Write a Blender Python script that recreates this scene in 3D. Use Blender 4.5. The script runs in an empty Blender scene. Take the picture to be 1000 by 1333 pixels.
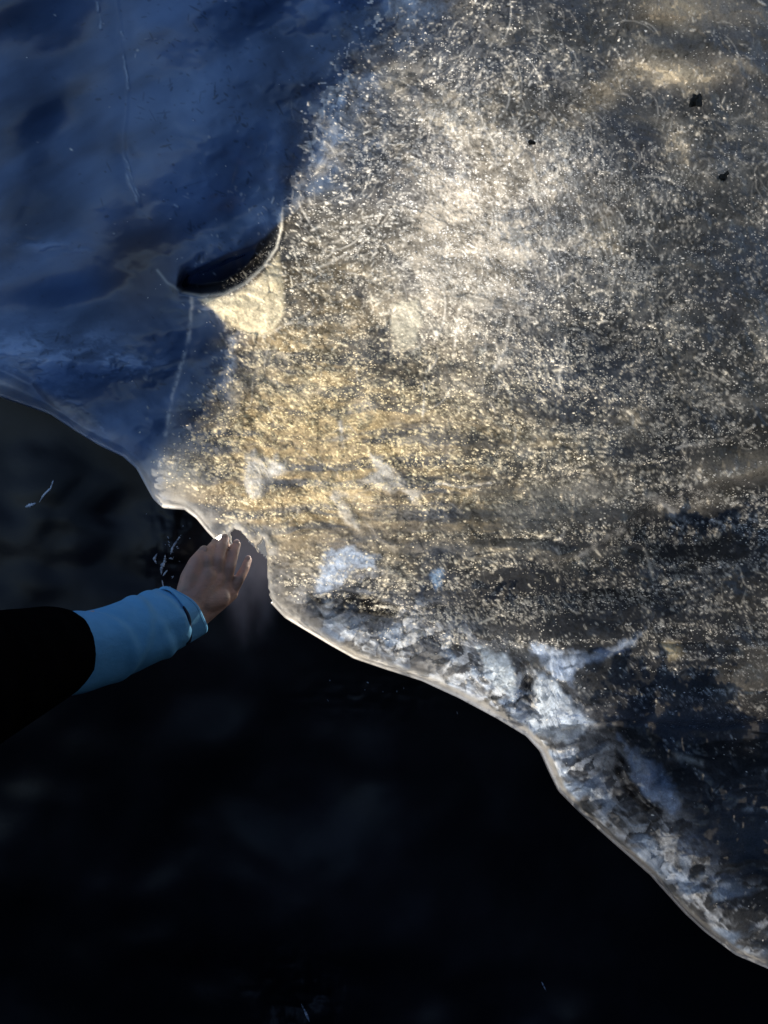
import bpy, bmesh, math, random
import numpy as np
from mathutils import Vector, Matrix

random.seed(7)
rng = np.random.default_rng(11)
scene = bpy.context.scene
COL = scene.collection

# ------------------------------------------------------------------ camera
CAMZ = 1.5
F = 1000.0                      # focal length in photo pixels (1000 x 1333 frame)
cam_d = bpy.data.cameras.new('camera')
cam_d.sensor_fit = 'VERTICAL'
cam_d.sensor_height = 36.0
cam_d.lens = 36.0 * F / 1333.0
cam_d.clip_start = 0.02
cam_d.clip_end = 2000.0
cam = bpy.data.objects.new('camera', cam_d)
COL.objects.link(cam)
cam.location = (0, 0, CAMZ)
cam.rotation_euler = (math.radians(90), 0, 0)
scene.camera = cam

# ------------------------------------------------------------------ light
SUN = Vector((0.45, 0.80, 0.62)).normalized()      # direction towards the sun: beyond the ice
el = math.asin(SUN.z)
az = math.atan2(SUN.x, SUN.y)
world = bpy.data.worlds.new('World')
scene.world = world
world.use_nodes = True
wn = world.node_tree
wn.nodes.clear()
sky = wn.nodes.new('ShaderNodeTexSky')
sky.sky_type = 'NISHITA'
sky.sun_disc = False
sky.sun_elevation = el
sky.sun_rotation = az
bg = wn.nodes.new('ShaderNodeBackground')
bg.inputs['Strength'].default_value = 0.15
wo = wn.nodes.new('ShaderNodeOutputWorld')
wn.links.new(sky.outputs[0], bg.inputs['Color'])
wn.links.new(bg.outputs[0], wo.inputs['Surface'])
sd = bpy.data.lights.new('sun', 'SUN')
sd.energy = 3.3
sd.angle = math.radians(0.6)
sd.color = (1.0, 0.89, 0.72)
sun = bpy.data.objects.new('sun', sd)
COL.objects.link(sun)
sun.location = (4, 8, 8)
sun.rotation_euler = SUN.to_track_quat('Z', 'Y').to_euler()

scene.view_settings.view_transform = 'Standard'
scene.view_settings.look = 'None'
scene.view_settings.gamma = 1.0
scene.view_settings.use_curve_mapping = False
scene.view_settings.exposure = 1.0
scene.cycles.use_denoising = True
scene.cycles.max_bounces = 8
scene.cycles.diffuse_bounces = 4
scene.cycles.glossy_bounces = 3
scene.cycles.transmission_bounces = 4
scene.cycles.sample_clamp_indirect = 4.0

# ------------------------------------------------------------------ helpers
def W(px, py, y):
    """photo pixel + distance in metres -> world point"""
    return Vector(((px - 500.0) / F * y, y, CAMZ + (666.5 - py) / F * y))

def _hash(ix, iy, seed):
    h = (ix.astype(np.int64) * 374761393 + iy.astype(np.int64) * 668265263 + seed * 1442695041) & 0xffffffff
    h = ((h ^ (h >> 13)) * 1274126177) & 0xffffffff
    h = h ^ (h >> 16)
    return (h & 0xffff) / 65535.0

def vnoise(x, y, seed=0):
    ix = np.floor(x); iy = np.floor(y)
    fx = x - ix; fy = y - iy
    fx = fx * fx * fx * (fx * (fx * 6 - 15) + 10)
    fy = fy * fy * fy * (fy * (fy * 6 - 15) + 10)
    ix = ix.astype(np.int64); iy = iy.astype(np.int64)
    a = _hash(ix, iy, seed); b = _hash(ix + 1, iy, seed)
    c = _hash(ix, iy + 1, seed); d = _hash(ix + 1, iy + 1, seed)
    return (a + (b - a) * fx) * (1 - fy) + (c + (d - c) * fx) * fy

def fbm(x, y, octv=5, seed=0, gain=0.5):
    s = 0; a = 1.0; t = 0
    for o in range(octv):
        c, sn = math.cos(0.6 * o + 0.3), math.sin(0.6 * o + 0.3)
        xx = (x * c - y * sn) * 2 ** o; yy = (x * sn + y * c) * 2 ** o
        s = s + a * vnoise(xx, yy, seed + o * 17); t += a; a *= gain
    return s / t

def ridged(x, y, octv=4, seed=0):
    s = 0; a = 1.0; t = 0
    for o in range(octv):
        n = 1 - np.abs(2 * vnoise(x * 2 ** o + 3.7 * o, y * 2 ** o - 5.1 * o, seed + o * 31) - 1)
        s = s + a * n * n; t += a; a *= 0.5
    return s / t

def worley(x, y, seed=0):
    """nearest jittered cell: distance F1, border F2-F1, three random numbers per cell, offset to its centre"""
    ix = np.floor(x).astype(np.int64); iy = np.floor(y).astype(np.int64)
    f1 = np.full(x.shape, 9.0); f2 = np.full(x.shape, 9.0)
    r = [np.zeros(x.shape) for _ in range(3)]; ddx = np.zeros(x.shape); ddy = np.zeros(x.shape)
    for ox in (-1, 0, 1):
        for oy in (-1, 0, 1):
            cx = ix + ox; cy = iy + oy
            dx_ = cx + _hash(cx, cy, seed) - x; dy_ = cy + _hash(cx, cy, seed + 7) - y
            d = np.hypot(dx_, dy_)
            near = d < f1
            f2 = np.where(near, f1, np.minimum(f2, d)); f1 = np.where(near, d, f1)
            for q in range(3): r[q] = np.where(near, _hash(cx, cy, seed + 20 + q), r[q])
            ddx = np.where(near, dx_, ddx); ddy = np.where(near, dy_, ddy)
    return f1, f2 - f1, r, ddx, ddy

def sstep(a, b, x):
    t = np.clip((x - a) / (b - a), 0, 1)
    return t * t * (3 - 2 * t)

def blob(P, Q, cx, cy, sx, sy, rot=0.0):
    c, s = math.cos(math.radians(rot)), math.sin(math.radians(rot))
    dx = P - cx; dy = Q - cy
    u = dx * c + dy * s; v = -dx * s + dy * c
    return np.exp(-(u / sx) ** 2 - (v / sy) ** 2)

def pldist(P, Q, pts):
    d = np.full(P.shape, 1e9)
    for (x0, y0), (x1, y1) in zip(pts[:-1], pts[1:]):
        vx, vy = x1 - x0, y1 - y0
        t = np.clip(((P - x0) * vx + (Q - y0) * vy) / (vx * vx + vy * vy), 0, 1)
        d = np.minimum(d, np.hypot(P - x0 - t * vx, Q - y0 - t * vy))
    return d

def pgsd(P, Q, pts):
    """signed distance to a polygon, negative inside"""
    d = pldist(P, Q, list(pts) + [pts[0]])
    ins = np.zeros(P.shape, bool)
    n = len(pts)
    for i in range(n):
        x0, y0 = pts[i]; x1, y1 = pts[(i + 1) % n]
        if y0 == y1:
            continue
        c = ((y0 > Q) != (y1 > Q)) & (P < (x1 - x0) * (Q - y0) / (y1 - y0) + x0)
        ins ^= c
    return np.where(ins, -d, d)

def tag(o, label=None, cat=None, group=None, kind=None):
    if label: o['label'] = label
    if cat: o['category'] = cat
    if group: o['group'] = group
    if kind: o['kind'] = kind
    return o

def adopt(o, parent):
    o.parent = parent
    o.matrix_parent_inverse = Matrix.Translation(parent.location).inverted()

def mesh_obj(name, verts, faces, mat, parent=None, smooth=True):
    me = bpy.data.meshes.new(name)
    verts = np.asarray(verts, np.float32); faces = np.asarray(faces, np.int32)
    me.vertices.add(len(verts)); me.vertices.foreach_set('co', verts.ravel())
    k = faces.shape[1]
    me.loops.add(faces.size); me.loops.foreach_set('vertex_index', faces.ravel())
    me.polygons.add(len(faces))
    me.polygons.foreach_set('loop_start', np.arange(0, faces.size, k, dtype=np.int32))
    me.polygons.foreach_set('loop_total', np.full(len(faces), k, np.int32))
    me.update(calc_edges=True); me.validate()
    if smooth:
        me.polygons.foreach_set('use_smooth', np.ones(len(me.polygons), bool))
    if mat: me.materials.append(mat)
    o = bpy.data.objects.new(name, me)
    COL.objects.link(o)
    if parent: adopt(o, parent)
    return o

def sub_faces(name, verts, faces, sel, attrs, mat, parent):
    """an own object made of the chosen faces, with their attributes"""
    f = faces[sel]
    used = np.unique(f)
    remap = np.full(len(verts), -1, np.int64); remap[used] = np.arange(len(used))
    o = mesh_obj(name, verts[used], remap[f], mat, parent)
    for n, a in attrs.items():
        if a.ndim == 2:
            at = o.data.attributes.new(n, 'FLOAT_COLOR', 'POINT')
            c = np.ones((len(used), 4), np.float32); c[:, :3] = a[used]
            at.data.foreach_set('color', c.ravel())
        else:
            at = o.data.attributes.new(n, 'FLOAT', 'POINT')
            at.data.foreach_set('value', a[used].astype(np.float32))
    return o

# ------------------------------------------------------------------ materials
def newmat(name):
    m = bpy.data.materials.new(name); m.use_nodes = True
    m.node_tree.nodes.clear()
    return m, m.node_tree

def N(nt, t, **kw):
    n = nt.nodes.new(t)
    for k, v in kw.items():
        if k in n.inputs: n.inputs[k].default_value = v
        else: setattr(n, k, v)
    return n

def ice_material():
    m, nt = newmat('translucent_ice'); L = nt.links.new
    out = N(nt, 'ShaderNodeOutputMaterial')
    col = N(nt, 'ShaderNodeAttribute', attribute_name='ice_colour')
    clr = N(nt, 'ShaderNodeAttribute', attribute_name='grain')
    tc = N(nt, 'ShaderNodeTexCoord')
    # fine grain inside the ice
    n1 = N(nt, 'ShaderNodeTexNoise', Scale=260.0, Detail=3.0, Roughness=0.65)
    L(tc.outputs['Object'], n1.inputs['Vector'])
    mr = N(nt, 'ShaderNodeMapRange')
    mr.inputs[1].default_value = 0.3; mr.inputs[2].default_value = 0.7
    mr.inputs[3].default_value = 0.72; mr.inputs[4].default_value = 1.22
    L(n1.outputs[0], mr.inputs[0])
    gm = N(nt, 'ShaderNodeMix', data_type='FLOAT'); gm.inputs[2].default_value = 1.0
    L(clr.outputs['Fac'], gm.inputs[0]); L(mr.outputs[0], gm.inputs[3])
    rg = N(nt, 'ShaderNodeMapRange'); rg.inputs[3].default_value = 0.30; rg.inputs[4].default_value = 0.24
    L(clr.outputs['Fac'], rg.inputs[0])
    vm = N(nt, 'ShaderNodeVectorMath', operation='SCALE')
    L(col.outputs['Color'], vm.inputs[0]); L(gm.outputs[0], vm.inputs['Scale'])
    spk = N(nt, 'ShaderNodeAttribute', attribute_name='sparkle')
    gld = N(nt, 'ShaderNodeAttribute', attribute_name='gold')
    fc = N(nt, 'ShaderNodeMix', data_type='RGBA'); fc.inputs[6].default_value = (0.95, 0.93, 0.90, 1); fc.inputs[7].default_value = (1.0, 0.82, 0.45, 1)
    L(gld.outputs['Fac'], fc.inputs[0])
    last = vm.outputs[0]
    for vs_, mul, off in ((300.0, 1.0, 0.0), (170.0, 0.45, 3.3)):
        mp = N(nt, 'ShaderNodeMapping'); mp.inputs['Scale'].default_value = (0.8, 0.5, 1.25); mp.inputs['Location'].default_value = (off, off, off)
        wn_ = N(nt, 'ShaderNodeTexNoise', Scale=35.0, Detail=1.0)
        L(tc.outputs['Object'], wn_.inputs['Vector'])
        ad = N(nt, 'ShaderNodeVectorMath', operation='MULTIPLY_ADD'); ad.inputs[1].default_value = (0.012, 0.012, 0.012)
        L(wn_.outputs['Color'], ad.inputs[0]); L(tc.outputs['Object'], ad.inputs[2])
        L(ad.outputs[0], mp.inputs['Vector'])
        vo = N(nt, 'ShaderNodeTexVoronoi', Scale=vs_); L(mp.outputs[0], vo.inputs['Vector'])
        sp = N(nt, 'ShaderNodeSeparateColor'); L(vo.outputs['Color'], sp.inputs[0])
        dm = N(nt, 'ShaderNodeMath', operation='MULTIPLY'); dm.inputs[1].default_value = mul; L(spk.outputs['Fac'], dm.inputs[0])
        lt = N(nt, 'ShaderNodeMath', operation='LESS_THAN'); L(sp.outputs[0], lt.inputs[0]); L(dm.outputs[0], lt.inputs[1])
        ds = N(nt, 'ShaderNodeMapRange', interpolation_type='SMOOTHSTEP'); ds.inputs[1].default_value = 0.42; ds.inputs[2].default_value = 0.16; ds.inputs[3].default_value = 0.0; ds.inputs[4].default_value = 1.0
        L(vo.outputs['Distance'], ds.inputs[0])
        mk = N(nt, 'ShaderNodeMath', operation='MULTIPLY'); L(lt.outputs[0], mk.inputs[0]); L(ds.outputs[0], mk.inputs[1])
        br_ = N(nt, 'ShaderNodeMapRange'); br_.inputs[3].default_value = 0.25; br_.inputs[4].default_value = 1.0; L(sp.outputs[1], br_.inputs[0])
        mk2 = N(nt, 'ShaderNodeMath', operation='MULTIPLY'); L(mk.outputs[0], mk2.inputs[0]); L(br_.outputs[0], mk2.inputs[1])
        mx_ = N(nt, 'ShaderNodeMix', data_type='RGBA'); L(mk2.outputs[0], mx_.inputs[0]); L(last, mx_.inputs[6]); L(fc.outputs[2], mx_.inputs[7])
        last = mx_.outputs[2]
    n2 = N(nt, 'ShaderNodeTexNoise', Scale=90.0, Detail=4.0, Roughness=0.6)
    L(tc.outputs['Object'], n2.inputs['Vector'])
    bp = N(nt, 'ShaderNodeBump', Strength=0.35, Distance=0.004)
    L(n2.outputs[0], bp.inputs['Height'])
    df = N(nt, 'ShaderNodeBsdfDiffuse'); tr = N(nt, 'ShaderNodeBsdfTranslucent')
    for s in (df, tr):
        L(last, s.inputs['Color']); L(bp.outputs[0], s.inputs['Normal'])
    mx = N(nt, 'ShaderNodeMixShader', Fac=0.62)
    L(df.outputs[0], mx.inputs[1]); L(tr.outputs[0], mx.inputs[2])
    gl = N(nt, 'ShaderNodeBsdfGlossy')
    L(rg.outputs[0], gl.inputs['Roughness'])
    bs = N(nt, 'ShaderNodeMath', operation='MULTIPLY_ADD'); bs.inputs[1].default_value = 0.30; bs.inputs[2].default_value = 0.06
    L(clr.outputs['Fac'], bs.inputs[0]); L(bs.outputs[0], bp.inputs['Strength'])
    L(bp.outputs[0], gl.inputs['Normal'])
    fr = N(nt, 'ShaderNodeFresnel', IOR=1.31)
    L(bp.outputs[0], fr.inputs['Normal'])
    m2 = N(nt, 'ShaderNodeMixShader')
    L(fr.outputs[0], m2.inputs[0]); L(mx.outputs[0], m2.inputs[1]); L(gl.outputs[0], m2.inputs[2])
    L(m2.outputs[0], out.inputs['Surface'])
    return m

def principled(name, color, rough=0.5, spec=0.5, noise=None, bump=None, coat=0.0, metallic=0.0):
    """noise = (scale, colour2, lo, hi) ; bump = list of (scale, strength, distance, stretch)"""
    m, nt = newmat(name); L = nt.links.new
    out = N(nt, 'ShaderNodeOutputMaterial')
    b = N(nt, 'ShaderNodeBsdfPrincipled', Roughness=rough)
    b.inputs['Base Color'].default_value = (*color, 1)
    b.inputs['Specular IOR Level'].default_value = spec
    b.inputs['Coat Weight'].default_value = coat
    b.inputs['Metallic'].default_value = metallic
    tc = N(nt, 'ShaderNodeTexCoord')
    if noise:
        n = N(nt, 'ShaderNodeTexNoise', Scale=noise[0], Detail=6.0, Roughness=0.6)
        L(tc.outputs['Object'], n.inputs['Vector'])
        mr = N(nt, 'ShaderNodeMapRange')
        mr.inputs[1].default_value = noise[2]; mr.inputs[2].default_value = noise[3]
        L(n.outputs[0], mr.inputs[0])
        mx = N(nt, 'ShaderNodeMix', data_type='RGBA')
        mx.inputs[6].default_value = (*color, 1); mx.inputs[7].default_value = (*noise[1], 1)
        L(mr.outputs[0], mx.inputs[0]); L(mx.outputs[2], b.inputs['Base Color'])
    prev = None
    for (sc, st, dist, stretch) in (bump or []):
        mp = N(nt, 'ShaderNodeMapping')
        mp.inputs['Scale'].default_value = stretch
        L(tc.outputs['Object'], mp.inputs['Vector'])
        n = N(nt, 'ShaderNodeTexNoise', Scale=sc, Detail=4.0, Roughness=0.55)
        L(mp.outputs[0], n.inputs['Vector'])
        bp = N(nt, 'ShaderNodeBump', Strength=st, Distance=dist)
        L(n.outputs[0], bp.inputs['Height'])
        if prev: L(prev.outputs[0], bp.inputs['Normal'])
        prev = bp
    if prev: L(prev.outputs[0], b.inputs['Normal'])
    L(b.outputs[0], out.inputs['Surface'])
    return m

M_ICE = ice_material()
def sun_filter(name, tint, diff, mixf):
    """unseen sun filter that lets a tinted part of the light straight through"""
    m, nt = newmat(name); L = nt.links.new
    out = N(nt, 'ShaderNodeOutputMaterial'); tp = N(nt, 'ShaderNodeBsdfTransparent'); df = N(nt, 'ShaderNodeBsdfDiffuse')
    tc = N(nt, 'ShaderNodeTexCoord'); n = N(nt, 'ShaderNodeTexNoise', Scale=9.0, Detail=5.0, Roughness=0.55)
    L(tc.outputs['Object'], n.inputs['Vector'])
    mr = N(nt, 'ShaderNodeMapRange'); mr.inputs[1].default_value = 0.32; mr.inputs[2].default_value = 0.68; mr.inputs[3].default_value = 0.75; mr.inputs[4].default_value = 1.10
    L(n.outputs[0], mr.inputs[0])
    vm = N(nt, 'ShaderNodeVectorMath', operation='SCALE'); vm.inputs[0].default_value = tint
    L(mr.outputs[0], vm.inputs['Scale']); L(vm.outputs[0], tp.inputs['Color'])
    df.inputs['Color'].default_value = (*diff, 1)
    mx = N(nt, 'ShaderNodeMixShader', Fac=mixf); L(tp.outputs[0], mx.inputs[1]); L(df.outputs[0], mx.inputs[2])
    L(mx.outputs[0], out.inputs['Surface'])
    return m
M_BLOCKER = sun_filter('sun_blocker_blue', (0.0145, 0.035, 0.092), (0.10, 0.16, 0.24), 0.05)
M_DIMMER = sun_filter('sun_dimmer', (0.40, 0.405, 0.42), (0.3, 0.3, 0.3), 0.05)
M_BLACK_ICE = principled('clear_black_ice', (0.0030, 0.0038, 0.0065), 0.40, 0.13,
                         noise=(5.0, (0.010, 0.011, 0.016), 0.45, 0.75),
                         bump=[(60.0, 0.10, 0.003, (1, 1, 1.6))])
_nt = M_BLACK_ICE.node_tree
_b = [n for n in _nt.nodes if n.type == 'BSDF_PRINCIPLED'][0]
_src = _b.inputs['Base Color'].links[0].from_socket
_mk = N(_nt, 'ShaderNodeAttribute', attribute_name='reflection_tint')  # mask of the painted reflection of the hand
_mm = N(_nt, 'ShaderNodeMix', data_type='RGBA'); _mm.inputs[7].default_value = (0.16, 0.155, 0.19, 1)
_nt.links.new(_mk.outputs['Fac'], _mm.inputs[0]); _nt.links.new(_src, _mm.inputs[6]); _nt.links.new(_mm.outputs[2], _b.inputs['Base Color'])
M_CAVE = principled('cave_ice_and_rock', (0.022, 0.03, 0.042), 0.35, 0.4, noise=(2.2, (0.05, 0.06, 0.075), 0.4, 0.7),
                    bump=[(3.0, 0.5, 0.1, (1, 1, 1)), (30.0, 0.3, 0.01, (1, 1, 1))])
M_GRAVEL = principled('dark_gravel', (0.035, 0.035, 0.037), 0.9, 0.2, noise=(40, (0.09, 0.085, 0.08), 0.4, 0.7),
                      bump=[(45, 0.8, 0.03, (1, 1, 1))])
M_STONE = principled('black_grit', (0.016, 0.014, 0.012), 0.8, 0.3, noise=(160, (0.07, 0.058, 0.045), 0.45, 0.7),
                     bump=[(220, 0.6, 0.002, (1, 1, 1))])
M_SKIN = principled('skin', (0.26, 0.165, 0.13), 0.5, 0.35, noise=(60, (0.36, 0.185, 0.14), 0.35, 0.7),
                    bump=[(420, 0.4, 0.0006, (1, 1, 1)), (130, 0.45, 0.0020, (0.7, 0.7, 2.2))])
M_NAIL = principled('nail', (0.26, 0.17, 0.14), 0.4, 0.3)
M_SLEEVE = principled('blue_shell_fabric', (0.085, 0.27, 0.48), 0.75, 0.12, noise=(25, (0.105, 0.30, 0.52), 0.35, 0.7),
                      bump=[(1400, 0.5, 0.0006, (1, 1, 1)), (32, 0.35, 0.006, (1, 1, 1.6)), (110, 0.2, 0.002, (1, 1, 1))])
M_COAT = principled('black_fabric', (0.0016, 0.0016, 0.0020), 0.95, 0.0, noise=(30, (0.0028, 0.0028, 0.0032), 0.4, 0.7),
                    bump=[(30, 0.4, 0.01, (1, 1, 1))])
M_HAIR = principled('dark_knit', (0.012, 0.011, 0.011), 0.85, 0.2, bump=[(300, 0.6, 0.002, (1, 1, 0.3))])
M_EYE = principled('eye', (0.35, 0.33, 0.31), 0.15, 0.5)

# ------------------------------------------------------------------ ice wall
LIP = [(-900, 240), (-500, 330), (-200, 425), (-60, 482), (0, 514), (30, 524), (65, 537), (100, 560), (130, 578), (160, 592),
       (178, 608), (190, 630), (200, 648), (212, 659), (226, 660), (240, 661), (256, 673), (270, 690), (286, 707), (310, 728),
       (335, 752), (352, 782), (372, 803), (400, 820), (430, 838), (462, 856), (500, 869), (550, 885), (600, 908), (650, 935),
       (688, 958), (706, 978), (718, 1005), (730, 1030), (760, 1060), (800, 1096), (850, 1140), (895, 1190), (920, 1213),
       (960, 1243), (1000, 1260), (1060, 1290), (1200, 1370), (1700, 1600)]
lx = np.array([p[0] for p in LIP], float); ly = np.array([p[1] for p in LIP], float)
def lip(px):
    return np.interp(px, lx, ly)

BEY, BEX = [-900, 0, 60, 120, 200, 260, 290, 340, 392, 430, 480, 560, 620, 2000], [540, 515, 480, 440, 415, 388, 368, 325, 262, 290, 286, 250, 205, 190]
BSY, BSX = [-900, 0, 180, 260, 290, 340, 392, 430, 480, 560, 620, 2000], [120, 110, 95, 50, 5, 4, 8, 40, 60, 55, 40, 30]
us = np.concatenate([np.linspace(-850, -40, 70, endpoint=False), np.linspace(-40, 1040, 860, endpoint=False),
                     np.linspace(1040, 1650, 55)])
vt = np.concatenate([np.linspace(-900, -30, 60, endpoint=False)])
NB = 700                                           # rows between the frame top and the lip
NR = 26                                            # rows that roll under the lip
nu = len(us)
lipu = lip(us)
kern = np.ones(3) / 3
lipu = np.convolve(np.pad(lipu, 1, 'edge'), kern, 'valid')
rows = []
for v in vt: rows.append(np.full(nu, v) + 0 * us)
s = np.linspace(0, 1, NB)
for k in s: rows.append(-30 + (lipu + 30) * k)
Q = np.array(rows); P = np.tile(us, (len(rows), 1))
# seam at the far left, where the lip rises above the frame top
Q = np.minimum(Q, lipu[None, :])

wx = 22 * (fbm(P / 60, Q / 60, 4, 5) - 0.5); wy = 22 * (fbm(P / 60, Q / 60, 4, 9) - 0.5)
Pw, Qw = P + wx, Q + wy
Pl, Ql = P + 0.35 * wx, Q + 0.35 * wy
NOTCH = [(283, 707), (282, 701), (287, 696), (293, 697), (297, 705), (306, 718), (301, 702), (301, 693), (306, 688), (313, 691), (322, 702), (330, 707), (336, 722), (336, 711), (343, 701),
         (347, 712), (348, 745), (351, 775), (357, 790), (340, 790), (310, 745), (300, 744), (290, 722)]  # finger-shaped cut; its dark gap stands in for the fingers' reflection
dl = np.abs(lipu[None, :] - Q) * 0.72               # distance from the lip, pixels
nearl = dl < 90
dl[nearl] = np.minimum(dl[nearl], pldist(P[nearl], Q[nearl], [p for p in LIP if -300 < p[0] < 1300]))
nsd = pgsd(P + 2.5 * (vnoise(P / 5, Q / 5, 19) - 0.5), Q, NOTCH)
dl = np.minimum(dl, np.abs(nsd) + 3)

# --- inclusions: each becomes a part of the wall
INC = [
 ('frost_shard', 'white angular frosted shard left of centre', [(315, 600), (331, 588), (345, 599), (361, 590), (376, 612), (357, 622), (343, 640), (327, 648), (318, 628)], (0.95, 0.92, 0.86), 0.004),
 ('frost_shard', 'long slanting white frosted shard in the middle of the wall', [(478, 588), (512, 605), (545, 638), (559, 668), (544, 656), (530, 641), (505, 637), (468, 624), (490, 614)], (0.92, 0.88, 0.80), 0.004),
 ('frost_shard', 'narrow pale shard below the middle of the wall', [(430, 638), (446, 640), (457, 662), (466, 690), (452, 684), (440, 668)], (0.93, 0.86, 0.74), 0.003),
 ('clear_patch', 'pale blue clear patch right of the fingers', [(420, 718), (450, 711), (493, 727), (490, 743), (452, 750), (427, 771), (404, 778), (414, 746)], (0.42, 0.50, 0.64), 0.003),
 ('clear_patch', 'tiny bright blue chip', [(562, 746), (574, 742), (580, 764), (567, 768)], (0.35, 0.55, 0.85), 0.003),
 ('clear_patch', 'blue white patch above the lip', [(622, 838), (660, 848), (674, 868), (671, 908), (650, 900), (636, 880)], (0.80, 0.90, 1.0), 0.005),
 ('clear_patch', 'blue white speckled patch right of the dark crevice', [(697, 872), (722, 880), (742, 905), (770, 940), (748, 972), (706, 955), (684, 938), (698, 915)], (0.74, 0.85, 1.0), 0.005),
 ('clear_patch', 'wing shaped blue patch', [(690, 836), (730, 848), (770, 850), (802, 840), (842, 816), (828, 836), (782, 860), (748, 870), (742, 892), (712, 872)], (0.62, 0.74, 0.95), 0.004),
 ('clear_patch', 'slanting blue blade of clear ice', [(803, 953), (826, 975), (862, 1000), (888, 1042), (880, 1064), (850, 1045), (826, 1020), (820, 990)], (0.42, 0.54, 0.76), 0.005),
 ('glowing_cup', 'glowing cream coloured cup below the dark pocket', [(258, 389), (300, 385), (342, 359), (364, 326), (370, 368), (372, 408), (352, 436), (330, 439), (298, 422)], (1.0, 0.88, 0.62), 0.0),  # light coming through the cup is put into its bright colour
 ('frost_shard', 'small beige chip', [(863, 840), (884, 836), (892, 850), (870, 860)], (0.95, 0.80, 0.52), 0.004),
 ('frost_shard', 'cream coloured lump in the bright haze', [(514, 396), (545, 388), (553, 420), (541, 452), (514, 457), (510, 425)], (1.0, 0.93, 0.74), 0.003),
]
inc_sd = [pgsd(Pl, Ql, pts) for (_, _, pts, _, _) in INC]

# --- depth (metres, + = away from the viewer)
D = 1.27 + 0.10 * ((P - 420) / 700) ** 2 + 0.05 * sstep(700, 1300, Q)
D -= 0.06 * sstep(350, -400, Q)                                          # leans over towards the top
D += 0.05 * (fbm(P / 330, Q / 330, 3, 21) - 0.5) + 0.045 * (fbm(Pw / 95, Qw / 80, 4, 22) - 0.5) * sstep(150, 420, P + 0.3 * Q)
# smooth blue lobe, upper left, with soft folds
blue = sstep(60, -60, (Pw - np.interp(Q, BEY, BEX)))
bedge = np.interp(Q, BEY, BEX)
bsoft = np.interp(Q, BSY, BSX)
blue_sharp = sstep(1, -1, (P + 1.6 * wx - bedge) / bsoft + 1.3 * (fbm(P / 16, Q / 16, 4, 44) - 0.5))
fold = fbm((P * 0.55 + Q * 0.9) / 130, (P * -0.75 + Q * 0.5) / 380, 2, 41)
D -= blue * (0.05 * blob(P, Q, 270, 190, 130, 190) + 0.07 * (fold - 0.5) + 0.012 * (fbm(P / 90, Q / 70, 2, 43) - 0.5))
D += 0.030 * blob(P, Q, 150, 330, 80, 90) + 0.05 * blob(P, Q, 95, 150, 55, 120, 12) - 0.025 * blob(P, Q, 255, 140, 60, 110, 10) + 0.035 * blob(P, Q, 110, 400, 90, 32, -8) - 0.025 * blob(P, Q, 70, 465, 80, 22, 12) + 0.02 * blob(P, Q, 300, 290, 60, 30, -30)
# vertical crease
cr1 = pldist(Pl, Ql, [(150, -40), (160, 50), (166, 110), (160, 200), (172, 240), (184, 266)])
D += 0.012 * np.exp(-(cr1 / 16) ** 2) * (0.4 + vnoise(Q / 40, 0 * Q, 71)) - 0.002 * np.exp(-((cr1) / 2.2) ** 2)
# pocket with a raised cup rim
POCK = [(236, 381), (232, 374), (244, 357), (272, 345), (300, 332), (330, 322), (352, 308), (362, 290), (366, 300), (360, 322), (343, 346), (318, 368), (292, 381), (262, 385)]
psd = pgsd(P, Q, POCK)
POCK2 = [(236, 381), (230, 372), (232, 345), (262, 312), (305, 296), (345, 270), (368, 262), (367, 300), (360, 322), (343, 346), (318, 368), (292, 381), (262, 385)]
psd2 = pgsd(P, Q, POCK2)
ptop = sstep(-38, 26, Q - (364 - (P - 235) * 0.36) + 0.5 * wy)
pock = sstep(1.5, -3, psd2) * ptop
D += 0.075 * sstep(2, -16, psd2) * ptop
rim = pldist(P, Q, [(205, 352), (218, 368), (238, 380), (262, 385), (292, 382), (318, 369), (343, 347), (360, 322), (367, 295), (368, 262)])
below = sstep(-4, 4, psd) * blob(P, Q, 320, 395, 75, 60)
D -= 0.07 * below
D -= 0.007 * np.exp(-(rim / 4) ** 2) * sstep(200, 260, P) * sstep(255, 320, Q)
# seam running down from the pocket
seam = pldist(Pl, Ql, [(250, 386), (246, 420), (238, 470), (220, 530), (214, 565), (196, 600)])
D += 0.006 * np.exp(-(seam / 12) ** 2)
# boss above the notch, ridge near left lip
D -= 0.028 * blob(P, Q, 233, 612, 34, 34)
rid = pldist(P, Q, [(-120, 440), (-40, 470), (0, 481), (40, 502), (62, 528), (80, 548), (112, 566)])
D -= 0.010 * np.exp(-(rid / 6) ** 2)
# hollows and ledges, right of centre and lower right
hol = ridged(Pw / 190, Qw / 90, 3, 77)
low = sstep(600, 760, Q) * sstep(380, 620, P)
D += low * 0.05 * (hol - 0.45)
D += 0.05 * blob(P, Q, 905, 700, 90, 40) + 0.04 * blob(P, Q, 780, 905, 60, 50) + 0.05 * blob(P, Q, 925, 960, 110, 40)
led = Q - np.interp(P, [600, 735, 775, 810, 850, 900, 1000, 1100], [760, 724, 712, 690, 655, 640, 612, 600]) + wy
D += 0.055 * sstep(-6, 10, led) * sstep(150, 20, led) * sstep(690, 760, P)
led2 = Q - np.interp(P, [640, 740, 800, 900, 1000, 1100], [960, 950, 938, 943, 932, 930]) + 0.6 * wy
D += 0.040 * sstep(-5, 8, led2) * sstep(120, 10, led2) * sstep(720, 790, P)
led3 = Q - np.interp(P, [500, 600, 660, 800, 1000], [640, 632, 622, 612, 560]) + 0.8 * wy
D += 0.022 * sstep(-5, 8, led3) * sstep(90, 10, led3) * sstep(480, 600, P)
crev = pgsd(Pl, Ql, [(676, 858), (690, 860), (696, 885), (694, 905), (700, 925), (684, 925), (672, 915), (682, 895)])
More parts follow.
